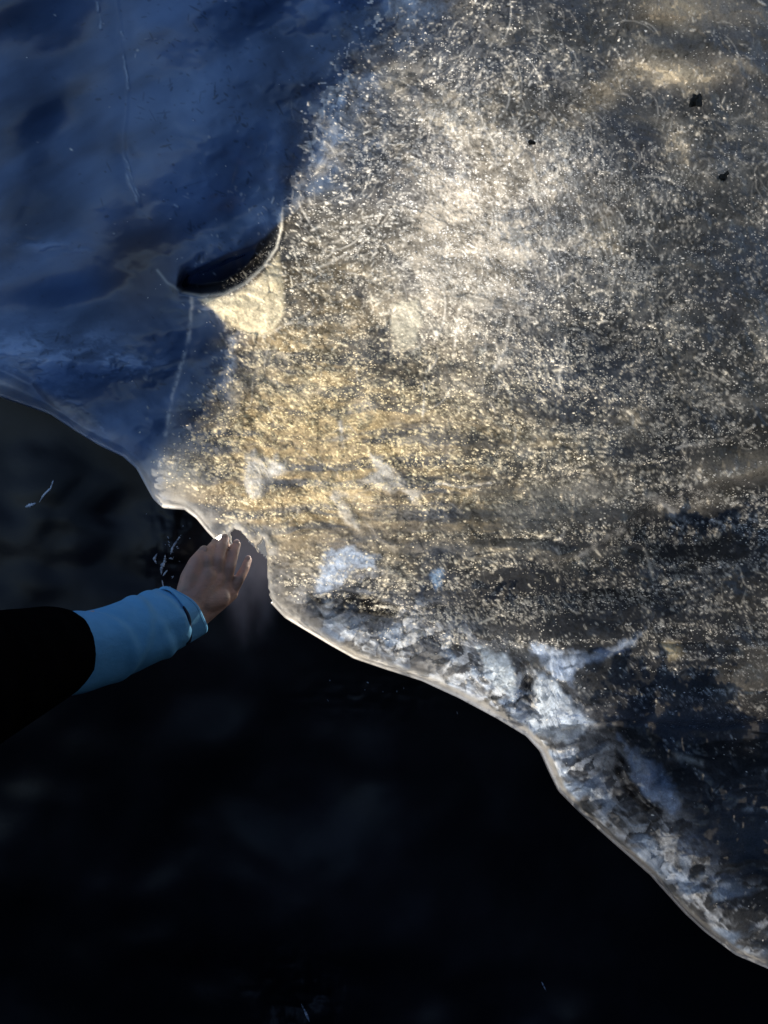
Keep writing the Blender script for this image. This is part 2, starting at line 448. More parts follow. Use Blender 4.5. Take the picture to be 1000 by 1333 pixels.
crev2 = pgsd(Pl, Ql, [(800, 975), (815, 990), (822, 1015), (848, 1048), (870, 1062), (840, 1058), (812, 1030), (800, 1005)])
crev3 = pgsd(Pl, Ql, [(400, 772), (440, 768), (480, 776), (520, 790), (515, 806), (470, 800), (420, 796)])
crevs = np.minimum(np.minimum(crev, crev2), crev3)
D += 0.035 * sstep(2, -7, crevs)
# small relief everywhere, rougher where the ice is dirty
rough = 1 - 0.93 * blue
D += rough * (0.012 * (fbm(Pw / 32, Qw / 32, 3, 61) - 0.5) + 0.002 * (ridged(Pw / 15, Qw / 11, 3, 62) - 0.5)) + 0.002 * (fbm(P / 40, Q / 40, 3, 63) - 0.5)
for (nm, lb, pts, c, h), sd_ in zip(INC, inc_sd):
    D -= h * sstep(3, -4, sd_)
# the lip band: smooth, swelling
band = sstep(34, 10, dl)
D0 = D.copy()
lw = 6 + 16 * vnoise(P / 90, 0 * P, 66)
D = D + band * 0.008 - 0.010 * np.exp(-((dl - 0.6 * lw) / lw) ** 2) + 0.022 * sstep(0.5 * lw, 0, dl)

# --- marks drawn as strokes on a one-pixel raster: flecks, fibres, bubbles
RX0, RY0, RW, RH = -120, -120, 1240, 1500
def angle_field(x, y):
    a = 0.25 * math.pi * (vnoise(x / 120.0, y / 120.0, 91) - 0.5) * 2.4
    mid = np.exp(-((y - 590) / 120.0) ** 2)
    return a * (1 - 0.8 * mid) + (1 - mid) * (-0.9 + 1.2 * sstep(900, 400, x)) * sstep(600, 300, y)

def density(x, y):
    g = (1.00 * blob(x, y, 430, 560, 190, 150) + 0.75 * blob(x, y, 640, 600, 240, 110) + 0.55 * blob(x, y, 430, 330, 70, 130)
         + 0.55 * blob(x, y, 640, 330, 170, 200) + 0.45 * blob(x, y, 850, 400, 230, 260) + 0.5 * blob(x, y, 600, 770, 190, 60)
         + 0.75 * blob(x, y, 840, 750, 230, 85) + 0.4 * blob(x, y, 940, 860, 120, 70) + 0.30 * blob(x, y, 560, 120, 150, 130) + 0.25 * blob(x, y, 300, 600, 90, 100) + 0.08)
    ex = x - np.interp(y, BEY, BEX)
    bl = sstep(-0.9, 1.1, ex / np.interp(y, BSY, BSX))
    bands = fbm(x / 170, y / 9, 3, 95)
    g = g * (1 + sstep(500, 580, y) * (-0.75 + 1.5 * sstep(0.40, 0.60, bands)))
    g = g * (0.02 + 0.98 * bl)
    g = g * (1 - 0.75 * blob(x, y, 268, 490, 42, 75)) * (1 - 0.85 * blob(x, y, 930, 1080, 210, 130)) * (1 - 0.6 * blob(x, y, 510, 30, 80, 70))
    g = g * sstep(8, 40, (lip(x) - y) * 0.72)
    return g

def strokes(n, length, width, dens_pow=1.0, ang_jit=0.35, seed=0, dens=density):
    r = np.random.default_rng(seed)
    xs = []; ys = []
    need = n
    while need > 0:
        x = r.uniform(-60, 1060, n * 2); y = r.uniform(-60, 1330, n * 2)
        cl = 0.5 * fbm(x / 55, y / 34, 4, 300 + seed) + 0.5 * fbm(x / 14, y / 10, 2, 310 + seed)
        ok = (r.random(n * 2) < np.clip(dens(x, y) ** dens_pow * (0.06 + 1.7 * sstep(0.38, 0.64, cl)), 0, 1))
        xs.append(x[ok]); ys.append(y[ok]); need -= ok.sum()
        if len(xs) > 40: break
    x = np.concatenate(xs)[:n]; y = np.concatenate(ys)[:n]
    n = len(x)
    a = angle_field(x, y) + r.normal(0, ang_jit, n)
    ln = length * r.lognormal(0, 0.6, n)
    wd = np.clip(width * r.lognormal(0, 0.35, n), 0.6, 3.6)
    br = r.random(n)
    return x, y, a, ln, wd, br

def splat(R, x, y, a, ln, wd, val, curve=0.0):
    K = int(max(3, np.percentile(ln, 99) * 1.3))
    for k in range(K + 1):
        t = (k / K - 0.5)
        aa = a + curve * t
        px_ = x + np.cos(aa) * ln * t - RX0; py_ = y + np.sin(aa) * ln * t - RY0
        taper = wd * (1 - (2 * t) ** 2) ** 0.5 + 0.15 if abs(t) < 0.5 else wd * 0.2
        Wm = int(np.ceil(np.max(wd) / 2)) + 1
        for ox in range(-Wm, Wm + 1):
            for oy in range(-Wm, Wm + 1):
                ix = np.round(px_).astype(int) + ox; iy = np.round(py_).astype(int) + oy
                d = np.hypot(ix - px_, iy - py_)
                w = np.clip(taper / 2 + 0.5 - d, 0, 1) * val
                ok = (ix >= 0) & (ix < RW) & (iy >= 0) & (iy < RH) & (w > 0.02)
                np.maximum.at(R, (iy[ok], ix[ok]), w[ok])

def sample(R):
    x = np.clip(P - RX0, 0, RW - 1.01); y = np.clip(Q - RY0, 0, RH - 1.01)
    ix = x.astype(int); iy = y.astype(int); fx = x - ix; fy = y - iy
    v = (R[iy, ix] * (1 - fx) + R[iy, ix + 1] * fx) * (1 - fy) + (R[iy + 1, ix] * (1 - fx) + R[iy + 1, ix + 1] * fx) * fy
    ok = (P > RX0) & (P < RX0 + RW) & (Q > RY0) & (Q < RY0 + RH)
    return v * ok

R1 = np.zeros((RH, RW)); R2 = np.zeros((RH, RW)); R3 = np.zeros((RH, RW)); R4 = np.zeros((RH, RW))
x, y, a, ln, wd, br = strokes(21000, 2.4, 0.85, seed=1)
splat(R1, x, y, a, ln, wd, 0.35 + 0.65 * br ** 1.3)
x, y, a, ln, wd, br = strokes(3200, 3.2, 1.7, seed=2, ang_jit=0.6)
splat(R1, x, y, a, ln, wd, 0.6 + 0.4 * br)
# dark grit
gd = lambda x, y: 0.35 + 0.65 * density(x, y)
x, y, a, ln, wd, br = strokes(30000, 3.0, 1.2, seed=3, dens=lambda x, y: density(x, y) + 0.02)
splat(R2, x, y, a, ln, wd, 0.5 + 0.5 * br)
# white feathery fibres in the bright haze
fd = lambda x, y: (blob(x, y, 640, 300, 110, 170) + 0.5 * blob(x, y, 760, 200, 120, 130) + 0.35 * blob(x, y, 420, 300, 50, 90)) * 0.8
x, y, a, ln, wd, br = strokes(1100, 11, 1.0, seed=4, ang_jit=0.7, dens=fd)
a = a + np.where(np.random.default_rng(5).random(len(a)) < 0.6, 1.3, 0.3)
splat(R3, x, y, a, ln, wd, 0.2 + 0.5 * br, curve=0.45)
x, y, a, ln, wd, br = strokes(150, 30, 1.1, seed=14, ang_jit=0.25, dens=fd)
a = 1.57 + np.random.default_rng(15).normal(0, 0.35, len(a)) - 0.004 * (x - 640)
splat(R3, x, y, a, ln, wd, 0.35 + 0.65 * br, curve=0.5)
# black flakes in the blue ice
bdn = lambda x, y: (0.5 * blob(x, y, 290, 120, 120, 120) + 0.5 * blob(x, y, 470, 30, 90, 70) + 0.4 * blob(x, y, 260, 320, 110, 50) + 0.3 * blob(x, y, 90, 470, 120, 40)
                    + 0.35 * blob(x, y, 620, 900, 120, 50) + 0.4 * blob(x, y, 720, 930, 60, 50) + 0.2 * blob(x, y, 880, 230, 120, 160))
x, y, a, ln, wd, br = strokes(650, 5.0, 1.8, seed=6, ang_jit=0.8, dens=bdn)
splat(R4, x, y, a, ln, wd, 0.5 + 0.5 * br)
# pale bubbles strung in the blue ice
bb = lambda x, y: 0.9 * np.exp(-(pldist(x, y, [(285, 225), (315, 260), (345, 300), (358, 320)]) / 7) ** 2) + 0.5 * np.exp(-(pldist(x, y, [(215, 345), (255, 345), (280, 335)]) / 8) ** 2) + 0.02 * blob(x, y, 250, 200, 200, 200)
x, y, a, ln, wd, br = strokes(230, 2.2, 1.4, seed=8, ang_jit=1.5, dens=bb)
splat(R1, x, y, a, ln, wd, 0.15 + 0.4 * br)
R5 = np.zeros((RH, RW))
rc = np.random.default_rng(515)
for k in range(130):
    for _ in range(40):
        x0, y0 = rc.uniform(300, 1010), rc.uniform(20, 900)
        if rc.random() < 0.25 + density(np.array([x0]), np.array([y0]))[0]: break
    an = rc.normal(1.5, 0.35) if y0 < 470 else rc.normal(0.05, 0.5)
    todo = [(x0, y0, an, int(rc.lognormal(3.1, 0.5)), rc.uniform(0.25, 0.8))]
    while todo:
        x_, y_, an, n_, b_ = todo.pop()
        xs_, ys_ = [], []
        kick = 0.0
        for q in range(n_):
            kick = 0.7 * kick + rc.normal(0, 0.16); an += 0.35 * kick
            x_ += 1.6 * math.cos(an); y_ += 1.6 * math.sin(an); xs_.append(x_); ys_.append(y_)
            if rc.random() < 0.025 and len(todo) < 3 and n_ > 8: todo.append((x_, y_, an + rc.choice([-1, 1]) * rc.uniform(0.4, 0.9), n_ // 2, b_ * 0.8))
        m_ = len(xs_)
        val = b_ * np.clip(np.sin(np.linspace(0.15, 3.0, m_)), 0, 1) * rc.uniform(0.35, 1.0, m_)
        splat(R5, np.array(xs_), np.array(ys_), np.full(m_, an), np.full(m_, 1.6), np.full(m_, 0.9 + 0.5 * b_), val)
vein_ = sample(R5)
fleck = sample(R1); grit = sample(R2); fibre = sample(R3); flake = sample(R4)

# long cracks and seams
CR = [([(694, 225), (700, 270), (690, 310), (684, 345)], 2.0), ([(668, 390), (664, 430), (660, 455), (644, 478)], 1.8),
      ([(738, 436), (732, 470), (728, 502)], 1.6), ([(600, 395), (592, 440), (588, 462)], 1.5), ([(580, 150), (606, 205)], 1.5),
      ([(740, 210), (765, 300)], 1.4), ([(250, 388), (246, 420), (238, 470), (220, 530), (214, 565)], 2.2),
      ([(735, 726), (765, 718), (790, 700), (812, 690)], 3.0), ([(722, 715), (732, 690)], 2.2), ([(840, 715), (848, 745)], 2.6),
      ([(560, 628), (600, 632), (640, 625)], 1.2), ([(880, 583), (940, 572)], 1.3), ([(730, 950), (760, 944), (800, 941)], 1.6),
      ([(345, 440), (372, 424), (420, 425)], 1.6), ([(550, 500), (548, 560)], 1.5), ([(440, 545), (446, 580)], 2.0),
      ([(392, 262), (410, 300), (420, 330)], 1.5), ([(404, 258), (425, 290)], 1.3), 
      ([(880, 985), (915, 992)], 3.5), ([(970, 1050), (1010, 1060)], 4.0), ([(850, 650), (880, 672)], 5.0)]
crack = np.zeros_like(P)
for pts, w in CR:
    d = pldist(Pw * 0.6 + P * 0.4, Qw * 0.6 + Q * 0.4, pts)
    crack = np.maximum(crack, np.exp(-(d / (1.15 * w)) ** 2) * (0.10 + 0.9 * sstep(0.3, 0.7, fbm(P / 9, Q / 9, 3, 55))))
drip = np.maximum.reduce([np.exp(-(pldist(P + 0.5 * wx + 5 * (fbm(P / 12, Q / 12, 2, 147) - 0.5), Q + 0.5 * wy, q) / 1.5) ** 2) * sstep(0.3, 0.65, fbm(P / 9, Q / 14, 3, 148)) for q in
        [[(157, 205), (164, 214), (172, 230), (178, 246), (184, 262)], [(130, 0), (133, 35)], [(160, 40), (165, 80), (166, 115)], [(164, 225), (180, 262)], [(228, 268), (233, 270)]]])

# --- what the ice is made of: colour of the ice body
def lerp(a, b, t):
    return a + (np.asarray(b) - a) * t[..., None]
one = np.ones_like(P)
C = one[..., None] * np.array([0.115, 0.105, 0.088])
n_big = fbm(Pw / 140, Qw / 110, 4, 101); n_mid = fbm(Pw / 45, Qw / 32, 4, 102); n_str = fbm(Pw / 90, Qw / 11, 4, 103)
w1, wb1, wr1, wdx1, wdy1 = worley(Pw / 15, Qw / 10, 601)
w2, wb2, wr2, wdx2, wdy2 = worley(Pw / 34 + 0.4 * wx / 22, Qw / 24, 602)
C = lerp(C, (0.40, 0.36, 0.29), 0.62 * sstep(0.45, 0.70, n_mid))
C = C * (0.75 + 0.5 * wr1[0])[..., None] * (0.82 + 0.36 * wr2[0])[..., None]
C = lerp(C, (0.03, 0.03, 0.03), 0.25 * sstep(0.14, 0.02, wb1) * (wr1[1] > 0.4))
lit = 1 - blue_sharp
D += lit * sstep(10, 40, dl) * (0.0018 * ((wr1[1] - 0.5) * wdx1 + (wr1[2] - 0.5) * wdy1) + 0.007 * ((wr2[1] - 0.5) * wdx2 + (wr2[2] - 0.5) * wdy2))
C = lerp(C, (0.075, 0.085, 0.105), 0.85 * sstep(0.54, 0.36, n_big))
# cream haze of tiny bubbles
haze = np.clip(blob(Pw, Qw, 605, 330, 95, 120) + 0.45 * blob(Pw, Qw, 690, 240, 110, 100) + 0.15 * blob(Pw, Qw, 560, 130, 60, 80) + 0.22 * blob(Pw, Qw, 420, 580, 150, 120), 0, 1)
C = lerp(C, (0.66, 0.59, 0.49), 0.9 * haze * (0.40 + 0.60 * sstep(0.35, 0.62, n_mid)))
# gold sediment, in bands
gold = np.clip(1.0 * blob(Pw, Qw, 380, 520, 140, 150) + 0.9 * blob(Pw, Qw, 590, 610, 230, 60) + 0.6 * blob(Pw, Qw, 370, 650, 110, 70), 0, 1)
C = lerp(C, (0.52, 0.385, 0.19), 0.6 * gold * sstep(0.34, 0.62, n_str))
# grey veil, right and top right
grey = np.clip(blob(Pw, Qw, 900, 330, 190, 260) + blob(Pw, Qw, 880, 60, 200, 120) + 0.7 * blob(Pw, Qw, 880, 590, 150, 50), 0, 1)
C = C * (1 - 0.45 * grey[..., None]) + 0.45 * grey[..., None] * np.array([0.17, 0.168, 0.158])
light_fade = np.clip(sstep(640, 930, Pw + 0.15 * Qw) + 0.6 * sstep(230, 40, Qw), 0, 1)  # light fading to the right and top, painted as darker, bluer ice
right_fade = sstep(620, 900, Pw) * sstep(400, 640, Qw)
C = C * (1 - 0.45 * light_fade)[..., None] * (1 - 0.5 * right_fade)[..., None] * (1 + light_fade[..., None] * np.array([-0.12, -0.02, 0.16]))
C = lerp(C, (0.55, 0.47, 0.34), np.clip(0.8 * blob(Pw, Qw, 885, 95, 60, 20) + 0.7 * blob(Pw, Qw, 885, 10, 50, 22) + 0.5 * blob(Pw, Qw, 790, 120, 60, 18, -40), 0, 1))
C = lerp(C, (0.35, 0.33, 0.29), 0.8 * blob(Pw, Qw, 740, 650, 80, 30))
# drifting veils of sediment and bubbles, frozen in at random
rv_ = np.random.default_rng(909)
for k in range(70):
    cx, cy = rv_.uniform(300, 1020), rv_.uniform(-20, 1000)
    sx, sy = rv_.uniform(18, 70), rv_.uniform(6, 26)
    rot_ = rv_.normal(-8, 22) if cy > 420 else rv_.normal(65, 30)
    tone = [(0.40, 0.36, 0.29), (0.05, 0.055, 0.065), (0.24, 0.23, 0.21), (0.07, 0.075, 0.09)][k % 4]
    near = (np.abs(P - cx) < 190) & (np.abs(Q - cy) < 190)
    if not near.any(): continue
    b_ = rv_.uniform(0.35, 0.8) * blob(Pw[near] + 1.2 * wx[near], Qw[near] + 1.2 * wy[near], cx, cy, sx, sy, rot_)
    C[near] = C[near] + (np.array(tone) - C[near]) * b_[..., None]
# dark clear bands lower right
drk = np.clip(0.85 * blob(Pw, Qw, 900, 700, 110, 45) + 0.9 * blob(Pw, Qw, 650, 790, 220, 45) + 0.95 * blob(Pw, Qw, 830, 890, 100, 50) + blob(Pw, Qw, 930, 1010, 170, 90)
              + 0.95 * blob(Pw, Qw, 880, 780, 170, 55) + 0.6 * blob(Pw, Qw, 960, 830, 90, 60) + 0.9 * blob(Pw, Qw, 450, 785, 80, 22) + 0.75 * blob(Pw, Qw, 262, 490, 50, 80) + 0.45 * blob(Pw, Qw, 400, 390, 22, 40) + 0.4 * blob(Pw, Qw, 480, 250, 40, 60) + 0.4 * blob(Pw, Qw, 770, 430, 90, 40) + 0.5 * blob(Pw, Qw, 500, 480, 60, 18), 0, 1)
C = lerp(C, (0.045, 0.048, 0.055), 0.92 * drk)
C = lerp(C, (0.16, 0.15, 0.15), 0.5 * blob(Pw, Qw, 920, 940, 140, 22) + 0.4 * blob(Pw, Qw, 980, 1080, 60, 50))
# pebbly bubbly ice above the lip
peb = np.clip(blob(Pw, Qw, 560, 840, 130, 45, 32) + blob(Pw, Qw, 440, 810, 60, 18, 25) + 0.9 * blob(Pw, Qw, 700, 940, 70, 45, 40) + 0.85 * blob(Pw, Qw, 815, 1070, 50, 150, -40), 0, 1) * sstep(6, 16, dl)
pf, pb_, pr, pdx, pdy = worley(P / 21 + 0.09 * wx + 0.5 * fbm(P / 9, Q / 9, 2, 605), Q / 12 + 0.09 * wy + 0.5 * P / 21 + 0.5 * fbm(P / 9, Q / 9, 2, 606), 603)
pebn = 0.22 + 0.45 * pr[0] + 0.33 * ridged(Pw / 14, Qw / 10, 3, 111)
C = lerp(C, (0.10, 0.105, 0.12), 0.85 * peb)
C = lerp(C, (0.58, 0.60, 0.63), 0.95 * peb * sstep(0.40, 0.95, pebn))
D += peb * (0.016 * ((pr[1] - 0.5) * pdx + (pr[2] - 0.5) * pdy) + 0.002 * sstep(0.12, 0.0, pb_))
# blue ice
n_blue = fbm((P * 0.5 + Q * 0.85) / 60, (P * -0.85 + Q * 0.5) / 190, 5, 121)
Cb = lerp(one[..., None] * np.array([0.048, 0.076, 0.140]), (0.165, 0.26, 0.44), sstep(0.26, 0.74, 0.6 * n_blue + 0.4 * fbm(Pw / 120, Qw / 120, 3, 123)))
Cb = lerp(Cb, (0.30, 0.42, 0.62), 0.55 * np.clip(blob(Pw, Qw, 250, 125, 40, 60) + blob(Pw, Qw, 345, 245, 22, 50, 10) + 0.9 * blob(Pw, Qw, 40, 455, 60, 35) + 0.7 * blob(Pw, Qw, 170, 470, 50, 22) + 0.6 * blob(Pw, Qw, 60, 320, 30, 8), 0, 1) * (0.4 + 0.6 * n_mid))
Cb = lerp(Cb, (0.095, 0.075, 0.07), 0.8 * blob(Pw, Qw, 185, 340, 60, 70))
Cb = lerp(Cb, (0.03, 0.04, 0.065), 0.6 * np.clip(0.7 * blob(P, Q, 70, 270, 70, 40) + 0.6 * blob(P, Q, 300, 300, 50, 30) + 0.7 * blob(P, Q, 130, 410, 70, 25) + 0.6 * blob(P, Q, 105, 120, 25, 90) + 0.8 * blob(P, Q, 110, 545, 40, 14, 35) + blob(P, Q, 20, 20, 60, 40) , 0, 1))
C = lerp(C, Cb, 0) if False else C * (1 - blue_sharp[..., None]) + Cb * blue_sharp[..., None]
lbp = np.clip(blob(Pw, Qw, 40, 460, 75, 34) + 0.8 * blob(Pw, Qw, 165, 470, 55, 24, 10) + 0.7 * blob(Pw, Qw, 110, 545, 50, 12, 35) + 0.5 * blob(Pw, Qw, 60, 320, 45, 8, 8), 0, 1) * blue_sharp
lbn = fbm(Pw / 26 + 1.5 * n_mid, Qw / 12 + 0.3 * Pw / 26, 5, 144, 0.6)
C = lerp(C, (0.34, 0.46, 0.68), 0.75 * lbp * sstep(0.48, 0.66, lbn))
C = lerp(C, (0.03, 0.045, 0.08), 0.6 * lbp * sstep(0.42, 0.25, lbn))
D -= 0.010 * lbp * (lbn - 0.5)
# shade inside the pocket and crevices, painted near black
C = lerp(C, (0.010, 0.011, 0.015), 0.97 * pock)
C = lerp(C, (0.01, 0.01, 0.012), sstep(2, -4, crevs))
# lip band
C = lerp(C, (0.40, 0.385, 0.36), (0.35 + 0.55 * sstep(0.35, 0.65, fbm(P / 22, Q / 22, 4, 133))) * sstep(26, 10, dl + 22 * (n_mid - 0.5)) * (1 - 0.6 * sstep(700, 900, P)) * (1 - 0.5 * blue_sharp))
strk = ridged((P + 0.75 * Q) / 95 + 0.02 * wx, (0.72 * (Q - lipu[None, :])) / 9 + 0.06 * wy, 3, 134)
sband = sstep(4, 10, dl) * sstep(np.interp(P, [380, 600, 720, 850, 1000], [40, 85, 95, 100, 80]), 16, dl + 60 * (n_mid - 0.5)) * sstep(370, 450, P)
strk = 0.35 * strk + 0.30 * pr[0] + 0.35 * ridged(Pw / 26 + 0.03 * Qw, (Qw - 0.7 * Pw) / 13, 3, 136)
C = lerp(C, (0.06, 0.065, 0.075), 0.6 * sband)
C = lerp(C, (0.56, 0.60, 0.66), sband * sstep(0.40, 0.72, strk))
C = lerp(C, (0.30, 0.42, 0.62), 0.5 * sband * sstep(0.5, 0.7, fbm(Pw / 30, Qw / 22, 3, 142)))
D += sband * (0.012 * ((pr[1] - 0.5) * pdx + (pr[2] - 0.5) * pdy) - 0.010 * (strk - 0.5))
C = lerp(C, (0.80, 0.77, 0.72), (0.25 + 0.7 * sstep(0.35, 0.65, fbm(P / 30, Q / 30, 3, 135))) * np.exp(-(dl / (1.2 + 5 * vnoise(P / 38, 0 * P, 67))) ** 2) * sstep(120, 210, P) * (1 - 0.85 * sstep(400, 560, P)))  # highlight along the lip edge, painted into the colour
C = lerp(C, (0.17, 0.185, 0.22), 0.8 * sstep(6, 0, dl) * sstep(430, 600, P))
boss = blob(P, Q, 233, 612, 36, 36)
C = lerp(C, (0.30, 0.29, 0.26), 0.8 * boss)
# inclusions
incm = np.zeros_like(P)
for (nm, lb, pts, c, h), sd_ in zip(INC, inc_sd):
    t = sstep(4.0, -6.0, sd_ + 15 * (fbm(P / 11, Q / 11, 3, 139) - 0.5)) * (0.62 + 0.38 * sstep(0.3, 0.6, fbm(P / 18, Q / 13, 4, 138)))
    incm = np.maximum(incm, t)
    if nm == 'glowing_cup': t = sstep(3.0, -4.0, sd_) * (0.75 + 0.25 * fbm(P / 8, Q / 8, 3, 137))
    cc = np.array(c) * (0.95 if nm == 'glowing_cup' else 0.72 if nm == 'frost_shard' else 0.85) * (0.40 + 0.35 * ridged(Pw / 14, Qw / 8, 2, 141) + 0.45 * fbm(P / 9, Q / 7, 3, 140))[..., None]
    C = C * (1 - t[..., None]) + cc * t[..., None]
# marks
fleck = fleck * (1 - 0.55 * incm); grit = grit * (1 - 0.6 * incm)
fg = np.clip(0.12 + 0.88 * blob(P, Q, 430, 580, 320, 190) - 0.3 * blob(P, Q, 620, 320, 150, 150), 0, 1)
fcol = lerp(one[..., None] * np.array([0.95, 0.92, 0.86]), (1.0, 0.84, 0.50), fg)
C = lerp(C, (0.030, 0.028, 0.022), 0.80 * grit * (1 - 0.6 * blue))
fk = 0.95 * fleck * (1 - 0.30 * light_fade) * (1 - 0.25 * haze)
C = C * (1 - fk[..., None]) + fcol * fk[..., None]
C = lerp(C, (0.85, 0.81, 0.74), 0.62 * fibre)
C = lerp(C, (0.90, 0.86, 0.78), 0.5 * crack)
C = lerp(C, (0.88, 0.84, 0.76), 0.8 * vein_ * (1 - 0.7 * blue_sharp))
C = lerp(C, (0.45, 0.52, 0.62), 0.8 * drip)
C = lerp(C, (0.008, 0.008, 0.010), 0.55 * flake)
C = lerp(C, (1.0, 0.95, 0.82), 0.9 * np.exp(-(rim / 1.8) ** 2) * sstep(-3, 3, psd + 3) * (0.35 + 0.65 * sstep(225, 265, P)) * sstep(250, 320, Q))  # pocket rim highlight, painted as a bright line
C = np.clip(C, 0.003, 1.0)
D -= 0.0022 * fleck + 0.001 * crack + 0.003 * drip + 0.001 * fibre

# --- vertices; below the last row the sheet rolls under the lip and runs back
Yd = D
X3 = (P - 500) / F * Yd; Z3 = CAMZ + (666.5 - Q) / F * Yd
V = np.stack([X3, Yd, Z3], -1)
last = V[-1]
nrm = np.stack([np.gradient(lipu, us), -np.ones(nu)], -1)            # lip normal in the picture plane
nrm /= np.linalg.norm(nrm, axis=1)[:, None]
roll = []
rr = 0.011
for k in range(1, NR + 1):
    t = k / NR
    if t < 0.45:
        a = t / 0.45 * math.pi * 0.62
        off = rr * (1 - math.cos(a)) ; dep = rr * math.sin(a) + 0.0
        down = rr * 0.75 * math.sin(min(a, math.pi / 2)) - max(0, a - math.pi / 2) * rr * 0.4
        p = last.copy(); p[:, 1] += off * 1.2; 
        p[:, 2] -= down * 0.5; p[:, 0] -= down * 0.3 * np.clip(nrm[:, 0], -1, 1)
        base = p
    else:
        q = (t - 0.45) / 0.55
        p = base.copy(); p[:, 1] += 0.30 * q; p[:, 2] += 0.05 * q + 0.01 * np.sin(us / 37.0) * q
    roll.append(p)
V = np.concatenate([V, np.array(roll)], 0)
rk = np.clip(np.arange(1, NR + 1) / (0.35 * NR), 0, 1)[:, None, None]
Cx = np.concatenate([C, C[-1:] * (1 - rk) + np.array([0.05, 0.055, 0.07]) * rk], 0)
nr = V.shape[0]
idx = np.arange(nr * nu).reshape(nr, nu)
faces = np.stack([idx[:-1, :-1], idx[1:, :-1], idx[1:, 1:], idx[:-1, 1:]], -1).reshape(-1, 4)
verts = V.reshape(-1, 3); cols = Cx.reshape(-1, 3)
# which inclusion does each face belong to
owner = np.full((nr - 1, nu - 1), -1)
for i, sd_ in enumerate(inc_sd):
    m = (sd_[:-1, :-1] + sd_[1:, 1:]) * 0.5 < 0
    owner[:m.shape[0]][m] = i
ext = np.array([np.ptp(V[..., 0]), np.ptp(V[..., 2])])
owner = owner.reshape(-1)
# faces of zero height (far left, above the lip) are dropped
fz = np.abs(verts[faces[:, 0]] - verts[faces[:, 1]]).sum(1) > 1e-7
nfull = np.concatenate([nsd, np.where((us > 283) & (us < 354), -1.0, 1.0)[None, :].repeat(NR, 0)], 0).reshape(-1)
fz &= ~(nfull[faces].mean(1) < 0)
gr = np.clip(1 - 0.95 * blue_sharp - 0.6 * sstep(26, 8, dl), 0, 1)
spark = np.clip((1 - 0.45 * sstep(620, 880, P) * (1 - sstep(0.50, 0.60, fbm(P / 70, Q / 34, 3, 355)))) * density(P, Q) * (0.25 + 1.1 * sstep(0.35, 0.65, 0.5 * fbm(P / 40, Q / 22, 3, 351) + 0.5 * fbm(P / 150, Q / 10, 3, 352))), 0, 1) * 0.72 * (1 - 0.6 * incm)
pad = lambda a: np.concatenate([a, np.repeat(a[-1:], NR, 0)], 0).reshape(-1)
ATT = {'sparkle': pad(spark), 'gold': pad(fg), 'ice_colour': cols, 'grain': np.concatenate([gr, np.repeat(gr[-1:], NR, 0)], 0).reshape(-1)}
ice_wall = sub_faces('ice_wall', verts, faces, (owner < 0) & fz, ATT, M_ICE, None)
tag(ice_wall, 'sediment speckled ice wall glowing gold with a blue upper left corner', None, kind='structure')
for i, (nm, lb, pts, c, h) in enumerate(INC):
    o = sub_faces(nm, verts, faces, (owner == i) & fz, ATT, M_ICE, ice_wall)
    o['label'] = lb

M_SLIVER = principled('pale_sliver_ice', (0.40, 0.36, 0.29), 0.3, 0.5, noise=(150, (0.28, 0.25, 0.2), 0.4, 0.65))  # pale colour replaces the sunlight blocked at the sliver
for tip, e0, e1 in [((300, 743), (277, 703), (284, 702))]:
    yy = 1.262
    q = [W(*tip, yy), W(*e0, yy), W(*e1, yy), W(*[(e0[k] + e1[k]) / 2 * 0.6 + tip[k] * 0.4 for k in (0, 1)], yy - 0.004), W(*[(e0[k] + e1[k]) / 2 for k in (0, 1)], yy + 0.006)]
    mesh_obj('ice_sliver', [tuple(v) for v in q], [(1, 3, 0), (3, 2, 0), (1, 2, 3), (4, 1, 0), (2, 4, 0), (1, 4, 2)], M_SLIVER, ice_wall, smooth=False)

# --- unseen sheets standing in for thicker ice, shaped to block and tint the sun
st = 2
Pb, Qb = P[::st, ::st], Q[::st, ::st]
Vb = V[:P.shape[0]][::st, ::st].copy()
GAP = 0.030
Vb[..., 1] += GAP + 0.004 * fbm(Pb / 60, Qb / 60, 3, 151)
shx = GAP * SUN.x / SUN.y * F / 1.27; shz = GAP * SUN.z / SUN.y * F / 1.27
Ps, Qs = Pb - shx, Qb + shz                     # the spot on the sheet that this point shades
bs = np.interp(Qs, BSY, BSX)
cov_b = sstep(1.0, -1.0, (Ps + 30 * (fbm(Ps / 70, Qs / 70, 3, 161) - 0.5) - np.interp(Qs, BEY, BEX)) / bs)
cov = 0.18 + 0.46 * sstep(600, 900, Ps + 0.2 * Qs) + 0.45 * sstep(260, 0, Qs) + 0.30 * blob(Ps, Qs, 900, 320, 170, 170)
cov = cov + 0.60 * blob(Ps, Qs, 930, 1040, 260, 150) + 0.55 * blob(Ps, Qs, 830, 895, 120, 60) + 0.45 * blob(Ps, Qs, 920, 700, 130, 55) + 0.30 * blob(Ps, Qs, 660, 770, 180, 40)
cov = cov + 0.55 * blob(Ps, Qs, 900, 1180, 220, 110) + 0.22 * blob(Ps, Qs, 500, 470, 120, 30) + 0.25 * blob(Ps, Qs, 480, 180, 70, 110) + 0.45 * blob(Ps, Qs, 270, 560, 60, 70) + 0.3 * blob(Ps, Qs, 540, 800, 160, 60)
cov = cov + 0.30 * sstep(700, 960, Ps) * sstep(380, 620, Qs) - 0.45 * blob(Ps, Qs, 610, 340, 110, 110) - 0.2 * blob(Ps, Qs, 880, 90, 80, 50)
cov = cov + 1.15 * (fbm(Ps / 85, Qs / 50, 4, 165) - 0.5)
